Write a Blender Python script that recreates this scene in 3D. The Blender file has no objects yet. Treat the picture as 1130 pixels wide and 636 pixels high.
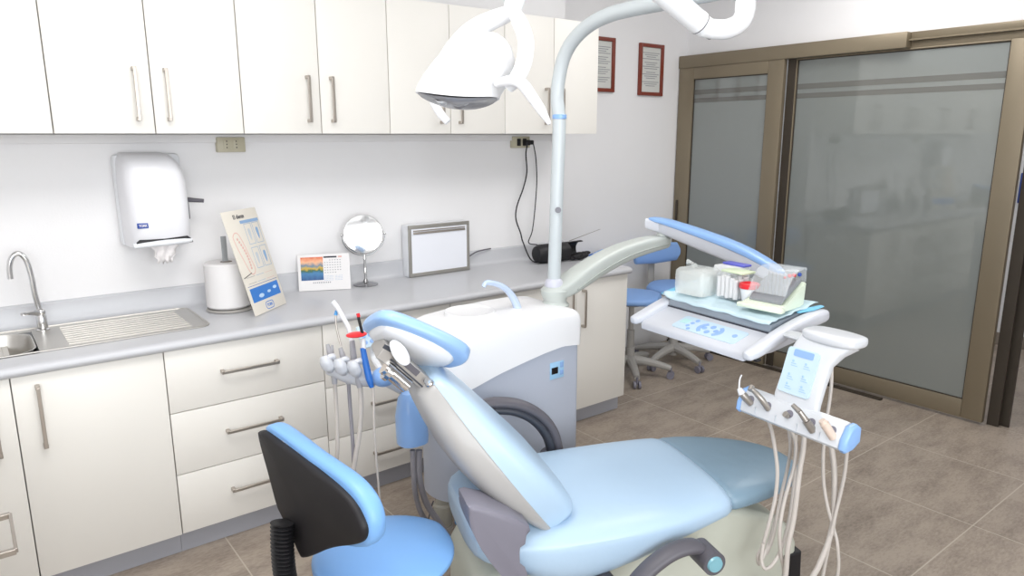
import bpy, bmesh, math, random
from mathutils import Vector, Matrix
random.seed(7)
S = bpy.context.scene
COL = S.collection
PI = math.pi

# ------------------------------------------------------------------ camera
cam_d = bpy.data.cameras.new('camera')
cam_d.sensor_width = 36.0
cam_d.lens = 36.0 * 785.6 / 1130.0
cam_d.clip_start = 0.02
cam = bpy.data.objects.new('camera', cam_d)
COL.objects.link(cam)
yaw, pitch = math.radians(37.885), math.radians(12.03)
cam.location = (-0.2417, -3.4424, 1.653)
cam.rotation_euler = (PI/2 - pitch, math.radians(0.125), -yaw)
S.camera = cam

# ------------------------------------------------------------------ world, exposure
S.view_settings.view_transform = 'Standard'
S.view_settings.look = 'None'
S.view_settings.gamma = 1.0
S.view_settings.use_curve_mapping = False
S.view_settings.exposure = 0.36
W = bpy.data.worlds.new('daylight'); S.world = W
W.use_nodes = True
W.node_tree.nodes['Background'].inputs[0].default_value = (0.93, 0.97, 1.0, 1)
W.node_tree.nodes['Background'].inputs[1].default_value = 1.0

def area(name, loc, rot, sx, sy, power, col=(1, 1, 1)):
    l = bpy.data.lights.new(name, 'AREA'); l.shape = 'RECTANGLE'; l.size = sx; l.size_y = sy
    l.energy = power; l.color = col
    o = bpy.data.objects.new(name, l); COL.objects.link(o); o.location = loc; o.rotation_euler = rot
    return o
area('ceiling_light_left', (0.3, -1.9, 2.86), (0, 0, 0), 1.5, 0.9, 27, (1, 0.985, 0.965))
area('ceiling_light_right', (3.2, -1.5, 2.86), (0, 0, 0), 1.5, 0.9, 20, (1, 0.985, 0.965))
area('rear_fill_light', (-0.2, -5.15, 1.8), (math.radians(90), 0, 0), 3.4, 2.0, 98, (0.95, 0.98, 1.0))  # added soft fill from behind the camera, in place of frontal flash
area('hall_light', (5.3, -2.4, 2.86), (0, 0, 0), 1.2, 3.6, 16, (1, 1, 1))

# ------------------------------------------------------------------ materials
def lin(h):
    h = h.lstrip('#'); c = [int(h[i:i+2], 16)/255 for i in (0, 2, 4)]
    return tuple(x/12.92 if x <= 0.04045 else ((x+0.055)/1.055)**2.4 for x in c) + (1,)
MATS = {}
def mat(name, col, rough=0.5, metal=0.0, bump=0.0, bscale=40, var=0.0, vscale=6, coat=0.0, trans=0.0, alpha=1.0, emit=0.0, spec=0.5, ior=1.45, sheen=0.0):
    m = bpy.data.materials.new(name); m.use_nodes = True
    nt = m.node_tree; b = nt.nodes['Principled BSDF']
    c = lin(col) if isinstance(col, str) else col
    b.inputs['Base Color'].default_value = c
    b.inputs['Roughness'].default_value = rough
    b.inputs['Metallic'].default_value = metal
    b.inputs['Coat Weight'].default_value = coat
    b.inputs['Coat Roughness'].default_value = 0.08
    b.inputs['Transmission Weight'].default_value = trans
    b.inputs['Alpha'].default_value = alpha
    b.inputs['Specular IOR Level'].default_value = spec
    b.inputs['IOR'].default_value = ior
    if emit:
        b.inputs['Emission Color'].default_value = c; b.inputs['Emission Strength'].default_value = emit
    tc = nt.nodes.new('ShaderNodeTexCoord')
    n = nt.nodes.new('ShaderNodeTexNoise'); n.inputs['Scale'].default_value = vscale; n.inputs['Detail'].default_value = 4
    nt.links.new(tc.outputs['Object'], n.inputs['Vector'])
    r = nt.nodes.new('ShaderNodeMapRange')
    v = var if var else 0.012
    r.inputs['To Min'].default_value = 1 - v; r.inputs['To Max'].default_value = 1 + v
    nt.links.new(n.outputs['Fac'], r.inputs['Value'])
    hs = nt.nodes.new('ShaderNodeHueSaturation'); hs.inputs['Color'].default_value = c
    nt.links.new(r.outputs['Result'], hs.inputs['Value'])
    nt.links.new(hs.outputs['Color'], b.inputs['Base Color'])
    if bump:
        n2 = nt.nodes.new('ShaderNodeTexNoise'); n2.inputs['Scale'].default_value = bscale; n2.inputs['Detail'].default_value = 3
        nt.links.new(tc.outputs['Object'], n2.inputs['Vector'])
        bp = nt.nodes.new('ShaderNodeBump'); bp.inputs['Strength'].default_value = bump; bp.inputs['Distance'].default_value = 0.01
        nt.links.new(n2.outputs['Fac'], bp.inputs['Height']); nt.links.new(bp.outputs['Normal'], b.inputs['Normal'])
    MATS[name] = m
    return m
wall_m = mat('wall_paint', '#eae9ea', 0.75, bump=0.05, bscale=120)
ceil_m = mat('ceiling_paint', '#e8e8e8', 0.8)
cab_m = mat('cabinet_laminate', '#e9e6e0', 0.42, var=0.006)
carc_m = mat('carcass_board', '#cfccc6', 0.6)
kick_m = mat('plinth_grey', '#a9aab2', 0.5)
counter_m = mat('worktop_laminate', '#c4c5c9', 0.3, var=0.02, vscale=60)
steel_m = mat('brushed_nickel', '#b4aca4', 0.33, metal=0.85)
sink_m = mat('sink_steel', '#c4c1bc', 0.34, metal=0.9)
chrome_m = mat('chrome', '#dcdcdc', 0.1, metal=1.0)
hwhite_m = mat('gloss_white_plastic', '#e6e8ec', 0.3, coat=0.3)
lampwhite_m = mat('lamp_white_shell', '#f7f8fa', 0.28, coat=0.3)
arm_m = mat('arm_grey_green', '#c4cac6', 0.38, coat=0.2)
pole_m = mat('pole_pale_grey', '#c6cdd0', 0.35, coat=0.2)
body_m = mat('unit_body_grey', '#b6bcca', 0.4)
blue_m = mat('blue_plastic', '#8fb6ea', 0.32, coat=0.2)
sblue_m = mat('stool_blue_vinyl', '#7fb0e8', 0.38, bump=0.05, bscale=30)
farblue_m = mat('far_stool_blue', '#86abe2', 0.5)
lblue_m = mat('chair_light_blue_vinyl', '#b2cbe2', 0.38, bump=0.12, bscale=14, coat=0.15)
hblue_m = mat('headrest_blue_vinyl', '#98bdec', 0.3, bump=0.05, bscale=20, coat=0.2)
leg_m = mat('leg_rest_grey_blue_cover', '#7e97a9', 0.38, bump=0.35, bscale=9, coat=0.1)
shell_m = mat('backrest_shell_cream', '#aaa8a6', 0.35, coat=0.3, var=0.04, vscale=5)
hinge_m = mat('hinge_cover_grey', '#7c7a86', 0.42)
darkgrey_m = mat('armrest_dark_grey', '#5c5a61', 0.45)
dgrey2_m = mat('armrest_groove_grey', '#3c3f48', 0.4)
black_m = mat('black_rubber', '#1b1a1d', 0.5)
blackp_m = mat('black_plastic_back', '#1a181b', 0.55, var=0.15, vscale=9)
base_m = mat('chair_base_ivory', '#c6c9bd', 0.42)
hose_m = mat('hose_grey', '#c3bcb6', 0.45)
hose2_m = mat('hose_mid_grey', '#8f8c92', 0.5)
stoolgrey_m = mat('stool_base_grey', '#a3a09c', 0.5)
bronze_m = mat('bronze_aluminium', '#857a67', 0.38, metal=0.35)
bronzed_m = mat('dark_bronze_seal', '#3b342c', 0.5)  # darker bronze for seals, floor track, pull and channel
beige_m = mat('beige_socket_plate', '#bcb6a0', 0.4)
red_m = mat('red_plastic', '#dd2a33', 0.35)
royal_m = mat('royal_blue_plastic', '#2f6fc4', 0.35)
tipblue_m = mat('sky_blue_tip', '#4d9fe0', 0.4)
paper_m = mat('white_paper', '#e6e4e4', 0.8)
tissue_m = mat('paper_towel', '#ece8e8', 0.9, bump=0.25, bscale=60)
cream_m = mat('cream_card', '#dfd9ce', 0.7)
mahog_m = mat('mahogany_frame', '#7a2f1d', 0.3, coat=0.4, var=0.2, vscale=20)
mirror_m = mat('mirror_glass', '#b5b2af', 0.22, metal=0.9)
pblue_m = mat('disposable_blue_sheet', '#c6dce5', 0.8)
pblue2_m = mat('blue_sheet_backing', '#79bfe0', 0.7)
clear_m = mat('clear_plastic', '#e8eef2', 0.12, alpha=0.22)
clearbag_m = mat('clear_bag_film', '#f4f7f5', 0.2, alpha=0.35, bump=0.8, bscale=30)
mint_m = mat('mint_white_plastic', '#e3edd9', 0.4)
panel_m = mat('control_panel_pale_blue', '#c3d9e8', 0.3)
btn_m = mat('button_blue', '#8eb0e2', 0.4)
lens_m = mat('lamp_face_grey', '#85868c', 0.3, coat=0.5)
titan_m = mat('handpiece_steel', '#a09a94', 0.3, metal=0.6)
beigep_m = mat('beige_handpiece', '#d9c6b8', 0.45)
navy_m = mat('navy_print', '#3450a0', 0.6)
ink_m = mat('grey_ink', '#85858c', 0.8)
dink_m = mat('dark_ink', '#3d3d44', 0.8)
redink_m = mat('red_ink', '#dcb0a6', 0.8)
blueink_m = mat('blue_ink', '#3a7ac8', 0.6)
lblueink_m = mat('pale_blue_ink', '#8ba9cc', 0.8)
lightbox_m = mat('viewer_panel_white', '#e9ebf2', 0.4)
amber_m = mat('separator_clear_glass', '#c9c8bd', 0.1, alpha=0.55)

# frosted door glass
def glass_frosted():
    m = bpy.data.materials.new('frosted_glass'); m.use_nodes = True
    b = m.node_tree.nodes['Principled BSDF']
    b.inputs['Base Color'].default_value = lin('#8f9592')
    b.inputs['Roughness'].default_value = 0.55
    b.inputs['Transmission Weight'].default_value = 0.35
    b.inputs['Coat Weight'].default_value = 1.0
    b.inputs['Coat Roughness'].default_value = 0.035
    b.inputs['Coat IOR'].default_value = 1.85
    n = m.node_tree.nodes.new('ShaderNodeTexNoise'); n.inputs['Scale'].default_value = 400
    bp = m.node_tree.nodes.new('ShaderNodeBump'); bp.inputs['Strength'].default_value = 0.05; bp.inputs['Distance'].default_value = 0.001
    m.node_tree.links.new(n.outputs['Fac'], bp.inputs['Height']); m.node_tree.links.new(bp.outputs['Normal'], b.inputs['Normal'])
    return m
frost_m = glass_frosted()
stripe_m = mat('clear_glass_band', '#6a6a66', 0.08, coat=0.6)

# stone tile floor
def floor_mat(name, c1, c2, g):
    m = bpy.data.materials.new(name); m.use_nodes = True
    nt = m.node_tree; N = nt.nodes; L = nt.links; b = N['Principled BSDF']
    geo = N.new('ShaderNodeNewGeometry')
    mp = N.new('ShaderNodeMapping'); mp.inputs['Location'].default_value = (-0.47 + 0.645*10, 0.52 + 0.645*10, 0)
    L.new(geo.outputs['Position'], mp.inputs['Vector'])
    br = N.new('ShaderNodeTexBrick'); br.offset = 0; br.squash = 1
    br.inputs['Scale'].default_value = 1.0; br.inputs['Brick Width'].default_value = 0.645; br.inputs['Row Height'].default_value = 0.645
    br.inputs['Mortar Size'].default_value = 0.0028; br.inputs['Mortar Smooth'].default_value = 0.1; br.inputs['Bias'].default_value = 0.0
    br.inputs['Color1'].default_value = (0.96, 0.96, 0.96, 1); br.inputs['Color2'].default_value = (1.04, 1.04, 1.04, 1); br.inputs['Mortar'].default_value = (1, 1, 1, 1)
    L.new(mp.outputs['Vector'], br.inputs['Vector'])
    n1 = N.new('ShaderNodeTexNoise'); n1.inputs['Scale'].default_value = 3.5; n1.inputs['Detail'].default_value = 10; n1.inputs['Roughness'].default_value = 0.65
    n2 = N.new('ShaderNodeTexNoise'); n2.inputs['Scale'].default_value = 38; n2.inputs['Detail'].default_value = 6; n2.inputs['Roughness'].default_value = 0.7
    st = N.new('ShaderNodeMapping'); st.inputs['Scale'].default_value = (1.0, 2.6, 1); L.new(geo.outputs['Position'], st.inputs['Vector'])
    L.new(st.outputs['Vector'], n1.inputs['Vector']); L.new(st.outputs['Vector'], n2.inputs['Vector'])
    ad = N.new('ShaderNodeMath'); ad.operation = 'ADD'; L.new(n1.outputs['Fac'], ad.inputs[0])
    ml = N.new('ShaderNodeMath'); ml.operation = 'MULTIPLY'; ml.inputs[1].default_value = 0.8; L.new(n2.outputs['Fac'], ml.inputs[0]); L.new(ml.outputs[0], ad.inputs[1])
    cr = N.new('ShaderNodeValToRGB'); cr.color_ramp.elements[0].position = 0.62; cr.color_ramp.elements[0].color = lin(c1)
    cr.color_ramp.elements[1].position = 1.15; cr.color_ramp.elements[1].color = lin(c2)
    L.new(ad.outputs[0], cr.inputs['Fac'])
    mx = N.new('ShaderNodeMixRGB'); mx.blend_type = 'MULTIPLY'; mx.inputs['Fac'].default_value = 1
    L.new(cr.outputs['Color'], mx.inputs['Color1']); L.new(br.outputs['Color'], mx.inputs['Color2'])
    m2 = N.new('ShaderNodeMixRGB'); L.new(br.outputs['Fac'], m2.inputs['Fac']); L.new(mx.outputs['Color'], m2.inputs['Color1']); m2.inputs['Color2'].default_value = lin(g)
    L.new(m2.outputs['Color'], b.inputs['Base Color']); b.inputs['Roughness'].default_value = 0.42
    bp = N.new('ShaderNodeBump'); bp.inputs['Strength'].default_value = 0.12; bp.inputs['Distance'].default_value = 0.004
    L.new(n2.outputs['Fac'], bp.inputs['Height']); L.new(bp.outputs['Normal'], b.inputs['Normal'])
    return m
floor_m = floor_mat('stone_floor_tile', '#7d7167', '#a89b8e', '#bdb3a6')

def gradient_mat(name, stops, zs, noise=0.3):
    """printed landscape: colours stacked along local height"""
    m = bpy.data.materials.new(name); m.use_nodes = True
    nt = m.node_tree; N = nt.nodes; L = nt.links; b = N['Principled BSDF']; b.inputs['Roughness'].default_value = 0.5
    tc = N.new('ShaderNodeTexCoord'); sp = N.new('ShaderNodeSeparateXYZ'); L.new(tc.outputs['Generated'], sp.inputs[0])
    n = N.new('ShaderNodeTexNoise'); n.inputs['Scale'].default_value = 5; n.inputs['Detail'].default_value = 5; L.new(tc.outputs['Generated'], n.inputs['Vector'])
    s = N.new('ShaderNodeMath'); s.operation = 'MULTIPLY_ADD'; s.inputs[1].default_value = noise; s.inputs[2].default_value = -noise/2; L.new(n.outputs['Fac'], s.inputs[0])
    a = N.new('ShaderNodeMath'); L.new(sp.outputs['Z'], a.inputs[0]); L.new(s.outputs[0], a.inputs[1])
    cr = N.new('ShaderNodeValToRGB'); e = cr.color_ramp.elements
    e[0].position = zs[0]; e[0].color = lin(stops[0]); e[1].position = zs[-1]; e[1].color = lin(stops[-1])
    for z, c in list(zip(zs, stops))[1:-1]:
        k = e.new(z); k.color = lin(c)
    L.new(a.outputs[0], cr.inputs['Fac']); L.new(cr.outputs['Color'], b.inputs['Base Color'])
    return m
lake_m = gradient_mat('lake_photo_print', ['#1f4f86', '#3a78a8', '#33613f', '#c9a63c', '#5d7f95', '#e8b08a', '#d8704a'], [0.0, 0.3, 0.42, 0.5, 0.62, 0.78, 1.0])

# ------------------------------------------------------------------ mesh helpers
class G:
    def __init__(s): s.bm = bmesh.new()
    def box(s, lo, hi, bev=0.0, seg=2, M=None):
        r = bmesh.ops.create_cube(s.bm, size=1.0); vs = r['verts']
        c = [(a+b)/2 for a, b in zip(lo, hi)]; d = [abs(b-a) for a, b in zip(lo, hi)]
        for v in vs: v.co = Vector((v.co.x*d[0]+c[0], v.co.y*d[1]+c[1], v.co.z*d[2]+c[2]))
        if bev:
            es = list({e for v in vs for e in v.link_edges})
            rr = bmesh.ops.bevel(s.bm, geom=es, offset=min(bev, min(d)*0.49), segments=seg, affect='EDGES', profile=0.5)
            vs = list({v for f in rr['faces'] for v in f.verts} | {v for v in vs if v.is_valid})
        if M: bmesh.ops.transform(s.bm, matrix=M, verts=[v for v in vs if v.is_valid])
        return s
    def ring(s, pts): return [s.bm.verts.new(p) for p in pts]
    def loft(s, rings, cap=True, closed=True):
        rs = [s.ring(r) for r in rings]
        n = len(rs[0])
        for a, b in zip(rs, rs[1:]):
            for i in range(n if closed else n-1):
                j = (i+1) % n
                try: s.bm.faces.new((a[i], a[j], b[j], b[i]))
                except ValueError: pass
        if cap:
            for r in (rs[0][::-1], rs[-1]):
                try: s.bm.faces.new(r)
                except ValueError: pass
        return s
    def tube(s, pts, r, n=12, smooth=0, flat=None, cap=True):
        P = [Vector(p) for p in pts]
        R = list(r) if isinstance(r, (list, tuple)) else [r]*len(P)
        if smooth:
            Q, RR = [], []
            for i in range(len(P)-1):
                p0 = P[max(i-1, 0)]; p1 = P[i]; p2 = P[i+1]; p3 = P[min(i+2, len(P)-1)]
                for k in range(smooth):
                    t = k/smooth
                    Q.append(0.5*((2*p1)+(-p0+p2)*t+(2*p0-5*p1+4*p2-p3)*t*t+(-p0+3*p1-3*p2+p3)*t**3))
                    RR.append(R[i]*(1-t)+R[i+1]*t)
            Q.append(P[-1]); RR.append(R[-1]); P, R = Q, RR
        t0 = (P[1]-P[0]).normalized()
        up = Vector((0, 0, 1)) if abs(t0.z) < 0.9 else Vector((1, 0, 0))
        if flat: up = Vector(flat[2]) if len(flat) > 2 else up
        nrm = (up - t0*up.dot(t0)).normalized()
        rings = []
        for i, p in enumerate(P):
            t = (P[min(i+1, len(P)-1)]-P[max(i-1, 0)]).normalized()
            nrm = (nrm - t*nrm.dot(t)).normalized(); bi = t.cross(nrm)
            fa, fb = (flat[0], flat[1]) if flat else (1, 1)
            rings.append([p + (nrm*math.cos(2*PI*k/n)*fa + bi*math.sin(2*PI*k/n)*fb)*R[i] for k in range(n)])
        return s.loft(rings, cap)
    def cyl(s, a, b, r, r2=None, n=24): return s.tube([a, b], [r, r if r2 is None else r2], n)
    def lathe(s, prof, c=(0, 0, 0), n=32, axis='z'):
        rings = []
        for r, h in prof:
            r = max(r, 1e-5)
            pts = []
            for k in range(n):
                a = 2*PI*k/n; x, y = r*math.cos(a), r*math.sin(a)
                p = {'z': (x, y, h), 'x': (h, x, y), 'y': (y, h, x)}[axis]
                pts.append((p[0]+c[0], p[1]+c[1], p[2]+c[2]))
            rings.append(pts)
        return s.loft(rings, True)
    def prism(s, poly, plane, a, b, bev=0.0, seg=3):
        """polygon in plane 'xz','yz','xy' extruded along the remaining axis from a to b"""
        def P(u, v, w): return {'xz': (u, w, v), 'yz': (w, u, v), 'xy': (u, v, w)}[plane]
        A = s.ring([P(u, v, a) for u, v in poly]); B = s.ring([P(u, v, b) for u, v in poly])
        n = len(poly); F = [s.bm.faces.new(A[::-1]), s.bm.faces.new(B)]
        for i in range(n): F.append(s.bm.faces.new((A[i], A[(i+1) % n], B[(i+1) % n], B[i])))
        if bev:
            es = list({e for f in F[:2] for e in f.edges})
            bmesh.ops.bevel(s.bm, geom=es, offset=bev, segments=seg, affect='EDGES', profile=0.5)
        return s
    def ball(s, c, r, sc=(1, 1, 1), n=16):
        M = Matrix.Translation(c) @ Matrix.Diagonal((sc[0], sc[1], sc[2], 1))
        bmesh.ops.create_uvsphere(s.bm, u_segments=n*2, v_segments=n, radius=r, matrix=M); return s
    def pad(s, st, e=2.6, n=40, axis=None):
        """cushion: stations (centre, spine-normal, half width, top thick, bottom thick); width runs along y unless axis is given"""
        ax = Vector(axis) if axis else Vector((0, 1, 0))
        rings = []
        for c, nr, w, tf, tb in st:
            c = Vector(c); nr = Vector(nr).normalized(); pts = []
            for k in range(n):
                a = 2*PI*k/n; ca, sa = math.cos(a), math.sin(a)
                y = w*math.copysign(abs(ca)**(2/e), ca); h = (tf if sa > 0 else tb)*math.copysign(abs(sa)**(2/e), sa)
                pts.append(c + ax*y + nr*h)
            rings.append(pts)
        return s.loft(rings, True)
def R(lst, M):  # rotate helper
    return [M @ Vector(p) for p in lst]

def smooth_poly(p, k=4):
    n = len(p); out = []
    for i in range(n):
        p0, p1, p2, p3 = [Vector(p[(i+d) % n]) for d in (-1, 0, 1, 2)]
        for j in range(k):
            t = j/k; out.append(tuple(0.5*((2*p1)+(-p0+p2)*t+(2*p0-5*p1+4*p2-p3)*t*t+(-p0+3*p1-3*p2+p3)*t**3)))
    return out

def obj(name, g, m, parent=None, loc=None, world=False, smooth=30, bev=0, sub=0, M=None):
    me = bpy.data.meshes.new(name)
    bmesh.ops.recalc_face_normals(g.bm, faces=g.bm.faces)
    if M: bmesh.ops.transform(g.bm, matrix=M, verts=g.bm.verts)
    root = parent
    while root and root.parent: root = root.parent
    if world and root: bmesh.ops.transform(g.bm, matrix=root.matrix_basis.inverted(), verts=g.bm.verts)
    if loc: bmesh.ops.translate(g.bm, verts=g.bm.verts, vec=-Vector(loc))
    g.bm.to_mesh(me); g.bm.free()
    if smooth:
        me.shade_smooth(); me.set_sharp_from_angle(angle=math.radians(smooth))
    for mm in (m if isinstance(m, (list, tuple)) else [m]): me.materials.append(mm)
    o = bpy.data.objects.new(name, me); COL.objects.link(o)
    if parent: o.parent = parent
    if loc: o.location = loc
    if sub:
        md = o.modifiers.new('sub', 'SUBSURF'); md.levels = sub; md.render_levels = sub
    if bev:
        md = o.modifiers.new('bev', 'BEVEL'); md.width = bev; md.segments = 2; md.limit_method = 'ANGLE'
    return o
def tag(o, label, cat, group=None, kind=None):
    o['label'] = label; o['category'] = cat
    if group: o['group'] = group
    if kind: o['kind'] = kind
    return o
def thing(name, label, cat, loc=(0, 0, 0), rz=0.0, group=None):
    o = bpy.data.objects.new(name, None); COL.objects.link(o); o.empty_display_size = 0.05
    o.location = loc; o.rotation_euler = (0, 0, rz)
    o.matrix_basis = Matrix.Translation(loc) @ Matrix.Rotation(rz, 4, 'Z')
    return tag(o, label, cat, group)
def struct(name, g, m, parent=None, **k):
    o = obj(name, g, m, parent, **k); o['kind'] = 'structure'; return o
def copy_tree(o, parent=None):
    c = o.copy(); COL.objects.link(c)
    if parent: c.parent = parent
    for ch in list(o.children): copy_tree(ch, c)
    return c
def text(body, size, m, parent, M, name='lettering', depth=0.0006, align='CENTER', sx=1.0, bold=0.0):
    cu = bpy.data.curves.new(name, 'FONT'); cu.body = body; cu.size = size; cu.extrude = depth; cu.align_x = align; cu.align_y = 'CENTER'; cu.offset = bold
    t = bpy.data.objects.new('tmp', cu); COL.objects.link(t)
    bpy.context.view_layer.update()
    me = bpy.data.meshes.new_from_object(t.evaluated_get(bpy.context.evaluated_depsgraph_get()))
    bpy.data.objects.remove(t)
    me.transform(M @ Matrix.Diagonal((sx, 1, 1, 1))); me.materials.clear(); me.materials.append(m); me.name = name
    o = bpy.data.objects.new(name, me); COL.objects.link(o); o.parent = parent
    return o
def frame_M(o, x, y):
    """matrix whose local x,y lie along the given directions, z outward"""
    x = Vector(x).normalized(); y = Vector(y); y = (y - x*y.dot(x)).normalized(); z = x.cross(y)
    return Matrix.Translation(o) @ Matrix((x, y, z)).transposed().to_4x4()

# ------------------------------------------------------------------ the room
CEIL = 2.9
struct('floor', G().box((-1.9, -5.1, -0.08), (4.34, 0.32, 0.0)), floor_m, smooth=0)
struct('floor_hall', G().box((4.34, -5.1, -0.08), (6.35, 1.5, -0.001)), floor_m, smooth=0)
struct('ceiling', G().box((-1.9, -5.1, CEIL), (6.35, 1.5, CEIL+0.08)), ceil_m, smooth=0)
struct('wall_back', G().box((-1.9, 0.0, 0), (2.85, 0.35, CEIL)).box((2.85, 0.25, 0), (4.42, 0.35, CEIL)), wall_m, smooth=0)
struct('wall_left', G().box((-1.98, -5.1, 0), (-1.9, 0.35, CEIL)), wall_m, smooth=0)
struct('wall_rear', G().box((-1.98, -5.1, 0), (-1.9, -5.0, CEIL)).box((-1.98, -5.1, 0), (6.35, -5.0, 0.85)).box((-1.98, -5.1, 2.6), (6.35, -5.0, CEIL)).box((1.6, -5.1, 0.85), (6.35, -5.0, 2.6)), wall_m, smooth=0)
wf = struct('added_window_1', G().box((-1.9, -5.08, 0.85), (1.6, -5.02, 0.9)).box((-1.9, -5.08, 2.55), (1.6, -5.02, 2.6)).box((-1.9, -5.08, 0.85), (-1.85, -5.02, 2.6)).box((1.55, -5.08, 0.85), (1.6, -5.02, 2.6)).box((-0.2, -5.08, 0.85), (-0.14, -5.02, 2.6)), bronze_m)  # unseen rear opening and frame, added to let light into the room
# door wall: a lintel above the sliding doors and a solid stretch towards the viewer
struct('wall_right', G().box((4.34, -5.0, 2.17), (4.42, 0.35, CEIL)).box((4.34, -5.0, 0), (4.42, -3.3, 2.17)), wall_m, smooth=0)
struct('wall_hall', G().box((6.25, -5.1, 0), (6.35, 1.5, CEIL)).box((4.42, 0.9, 0), (6.35, 1.0, CEIL)), wall_m, smooth=0)
struct('baseboard_hall', G().box((6.235, -5.0, 0), (6.25, 0.9, 0.10)), mat('hall_skirting', '#8d8378', 0.5))

# header track and door leaves
hd = struct('trim_1', G().box((4.24, -1.42, 2.155), (4.335, 0.245, 2.245), 0.003), bronze_m)
struct('trim_2', G().box((4.29, -3.3, 2.205), (4.34, -1.42, 2.245), 0.002).box((4.27, -3.3, 2.195), (4.34, -1.42, 2.205)).box((4.30, -3.3, 2.15), (4.34, -1.42, 2.195), 0.002), bronze_m)
struct('trim_3', G().box((4.235, -1.50, 0.0), (4.27, 0.24, 0.012), 0.002), bronzed_m)
def leaf(name, y0, y1, x0, x1, zt, lw, rw, th, bh, gx):
    d = struct(name, G().box((x0, y0, 0.015), (x1, y0+rw, zt), 0.004).box((x0, y1-lw, 0.015), (x1, y1, zt), 0.004)
               .box((x0+0.001, y0+rw, zt-th), (x1-0.001, y1-lw, zt), 0.003).box((x0+0.001, y0+rw, 0.015), (x1-0.001, y1-lw, bh), 0.003), bronze_m)
    struct('glass', G().box((gx, y0+rw-0.005, bh-0.005), (gx+0.008, y1-lw+0.005, zt-th+0.005)), frost_m, d, smooth=0)
    for z0, z1 in ((1.957, 1.992), (1.898, 1.93)):
        struct('clear_band', G().box((gx-0.0015, y0+rw, z0), (gx-0.0003, y1-lw, z1)), stripe_m, d, smooth=0)
    struct('glazing_seal', G().box((gx-0.006, y0+rw, bh), (gx, y0+rw+0.006, zt-th)).box((gx-0.006, y1-lw-0.006, bh), (gx, y1-lw, zt-th))
           .box((gx-0.006, y0+rw, zt-th-0.006), (gx, y1-lw, zt-th)).box((gx-0.006, y0+rw, bh), (gx, y1-lw, bh+0.006)), bronzed_m, d, smooth=0)
    return d
d2 = leaf('door_2', -0.64, 0.24, 4.245, 4.285, 2.155, 0.135, 0.12, 0.085, 0.12, 4.262)
struct('door_pull', G().box((4.236, 0.195, 1.0), (4.245, 0.215, 1.16), 0.003), bronzed_m, d2)
d1 = leaf('door_1', -2.05, -0.64, 4.295, 4.335, 2.155, 0.065, 0.115, 0.0085, 0.125, 4.312)
struct('door_channel', G().box((4.286, -0.70, 0.015), (4.294, -0.645, 2.155)), bronzed_m, d1)
struct('trim_4', G().box((4.345, -2.12, 0.0), (4.36, -2.06, 2.17)).box((4.385, -2.16, 0.0), (4.40, -2.10, 2.17)), bronzed_m)
# blue sign on the hall wall
sg = thing('wall_sign', 'blue sign on the hall wall seen through the open sliding door', 'sign', (6.248, -1.58, 1.15))
obj('sign_board', G().box((6.235, -1.95, 1.14), (6.249, -1.48, 1.37), 0.003), navy_m, sg, world=True)

# ------------------------------------------------------------------ cabinets
def handle(parent, a, b, out, name='handle'):
    """bar pull from a to b standing off along out"""
    a, b, out = Vector(a), Vector(b), Vector(out)
    d = (b-a).normalized(); g = G()
    side = d.cross(out).normalized()
    def bar(p, q, w, t):
        ax = (q-p).normalized(); n = side if abs(ax.dot(side)) < 0.5 else out.normalized(); m = ax.cross(n)
        rings = [[c + n*w*sx + m*t*sy for sx, sy in ((-1, -1), (1, -1), (1, 1), (-1, 1))] for c in (p, q)]
        g.loft(rings)
    bar(a+out, b+out, 0.006, 0.004)
    bar(a, a+out, 0.007, 0.007); bar(b, b+out, 0.007, 0.007)
    return obj(name, g, steel_m, parent, world=True, bev=0.0012)
UX = [-0.615, 0.068, 0.746, 1.432, 2.118, 2.80]
UT, UB = 2.284, 1.667
ulabels = ['white double-door wall cabinet at the far left above the sink tap',
           'white double-door wall cabinet directly above the paper towel dispenser',
           'white double-door wall cabinet above the desk calendar and round mirror',
           'white double-door wall cabinet behind the operating lamp head, above the light viewer',
           'white double-door wall cabinet at the right end of the row, behind the lamp pole']
for i in range(5):
    x0, x1 = UX[i], UX[i+1]
    t = thing('wall_cabinet', ulabels[i], 'cabinet', ((x0+x1)/2, -0.17, UB), 0, 'white wall cabinets')
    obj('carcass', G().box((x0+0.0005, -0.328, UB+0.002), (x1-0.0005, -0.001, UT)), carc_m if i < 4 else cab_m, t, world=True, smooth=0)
    xm = (x0+x1)/2 + (0.0 if i else 0)
    for a, b, hx in ((x0, xm, xm-0.058), (xm, x1, xm+0.052)):
        d = obj('door', G().box((a+0.0022, -0.35, UB), (b-0.0022, -0.331, UT), 0.0012), cab_m, t, world=True)
        handle(d, (hx, -0.35, UB+0.055), (hx, -0.35, UB+0.24), (0, -0.03, 0))
struct('trim_5', G().box((-1.9, -0.02, 1.628), (2.80, 0.0, 1.665), 0.003), wall_m)

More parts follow.
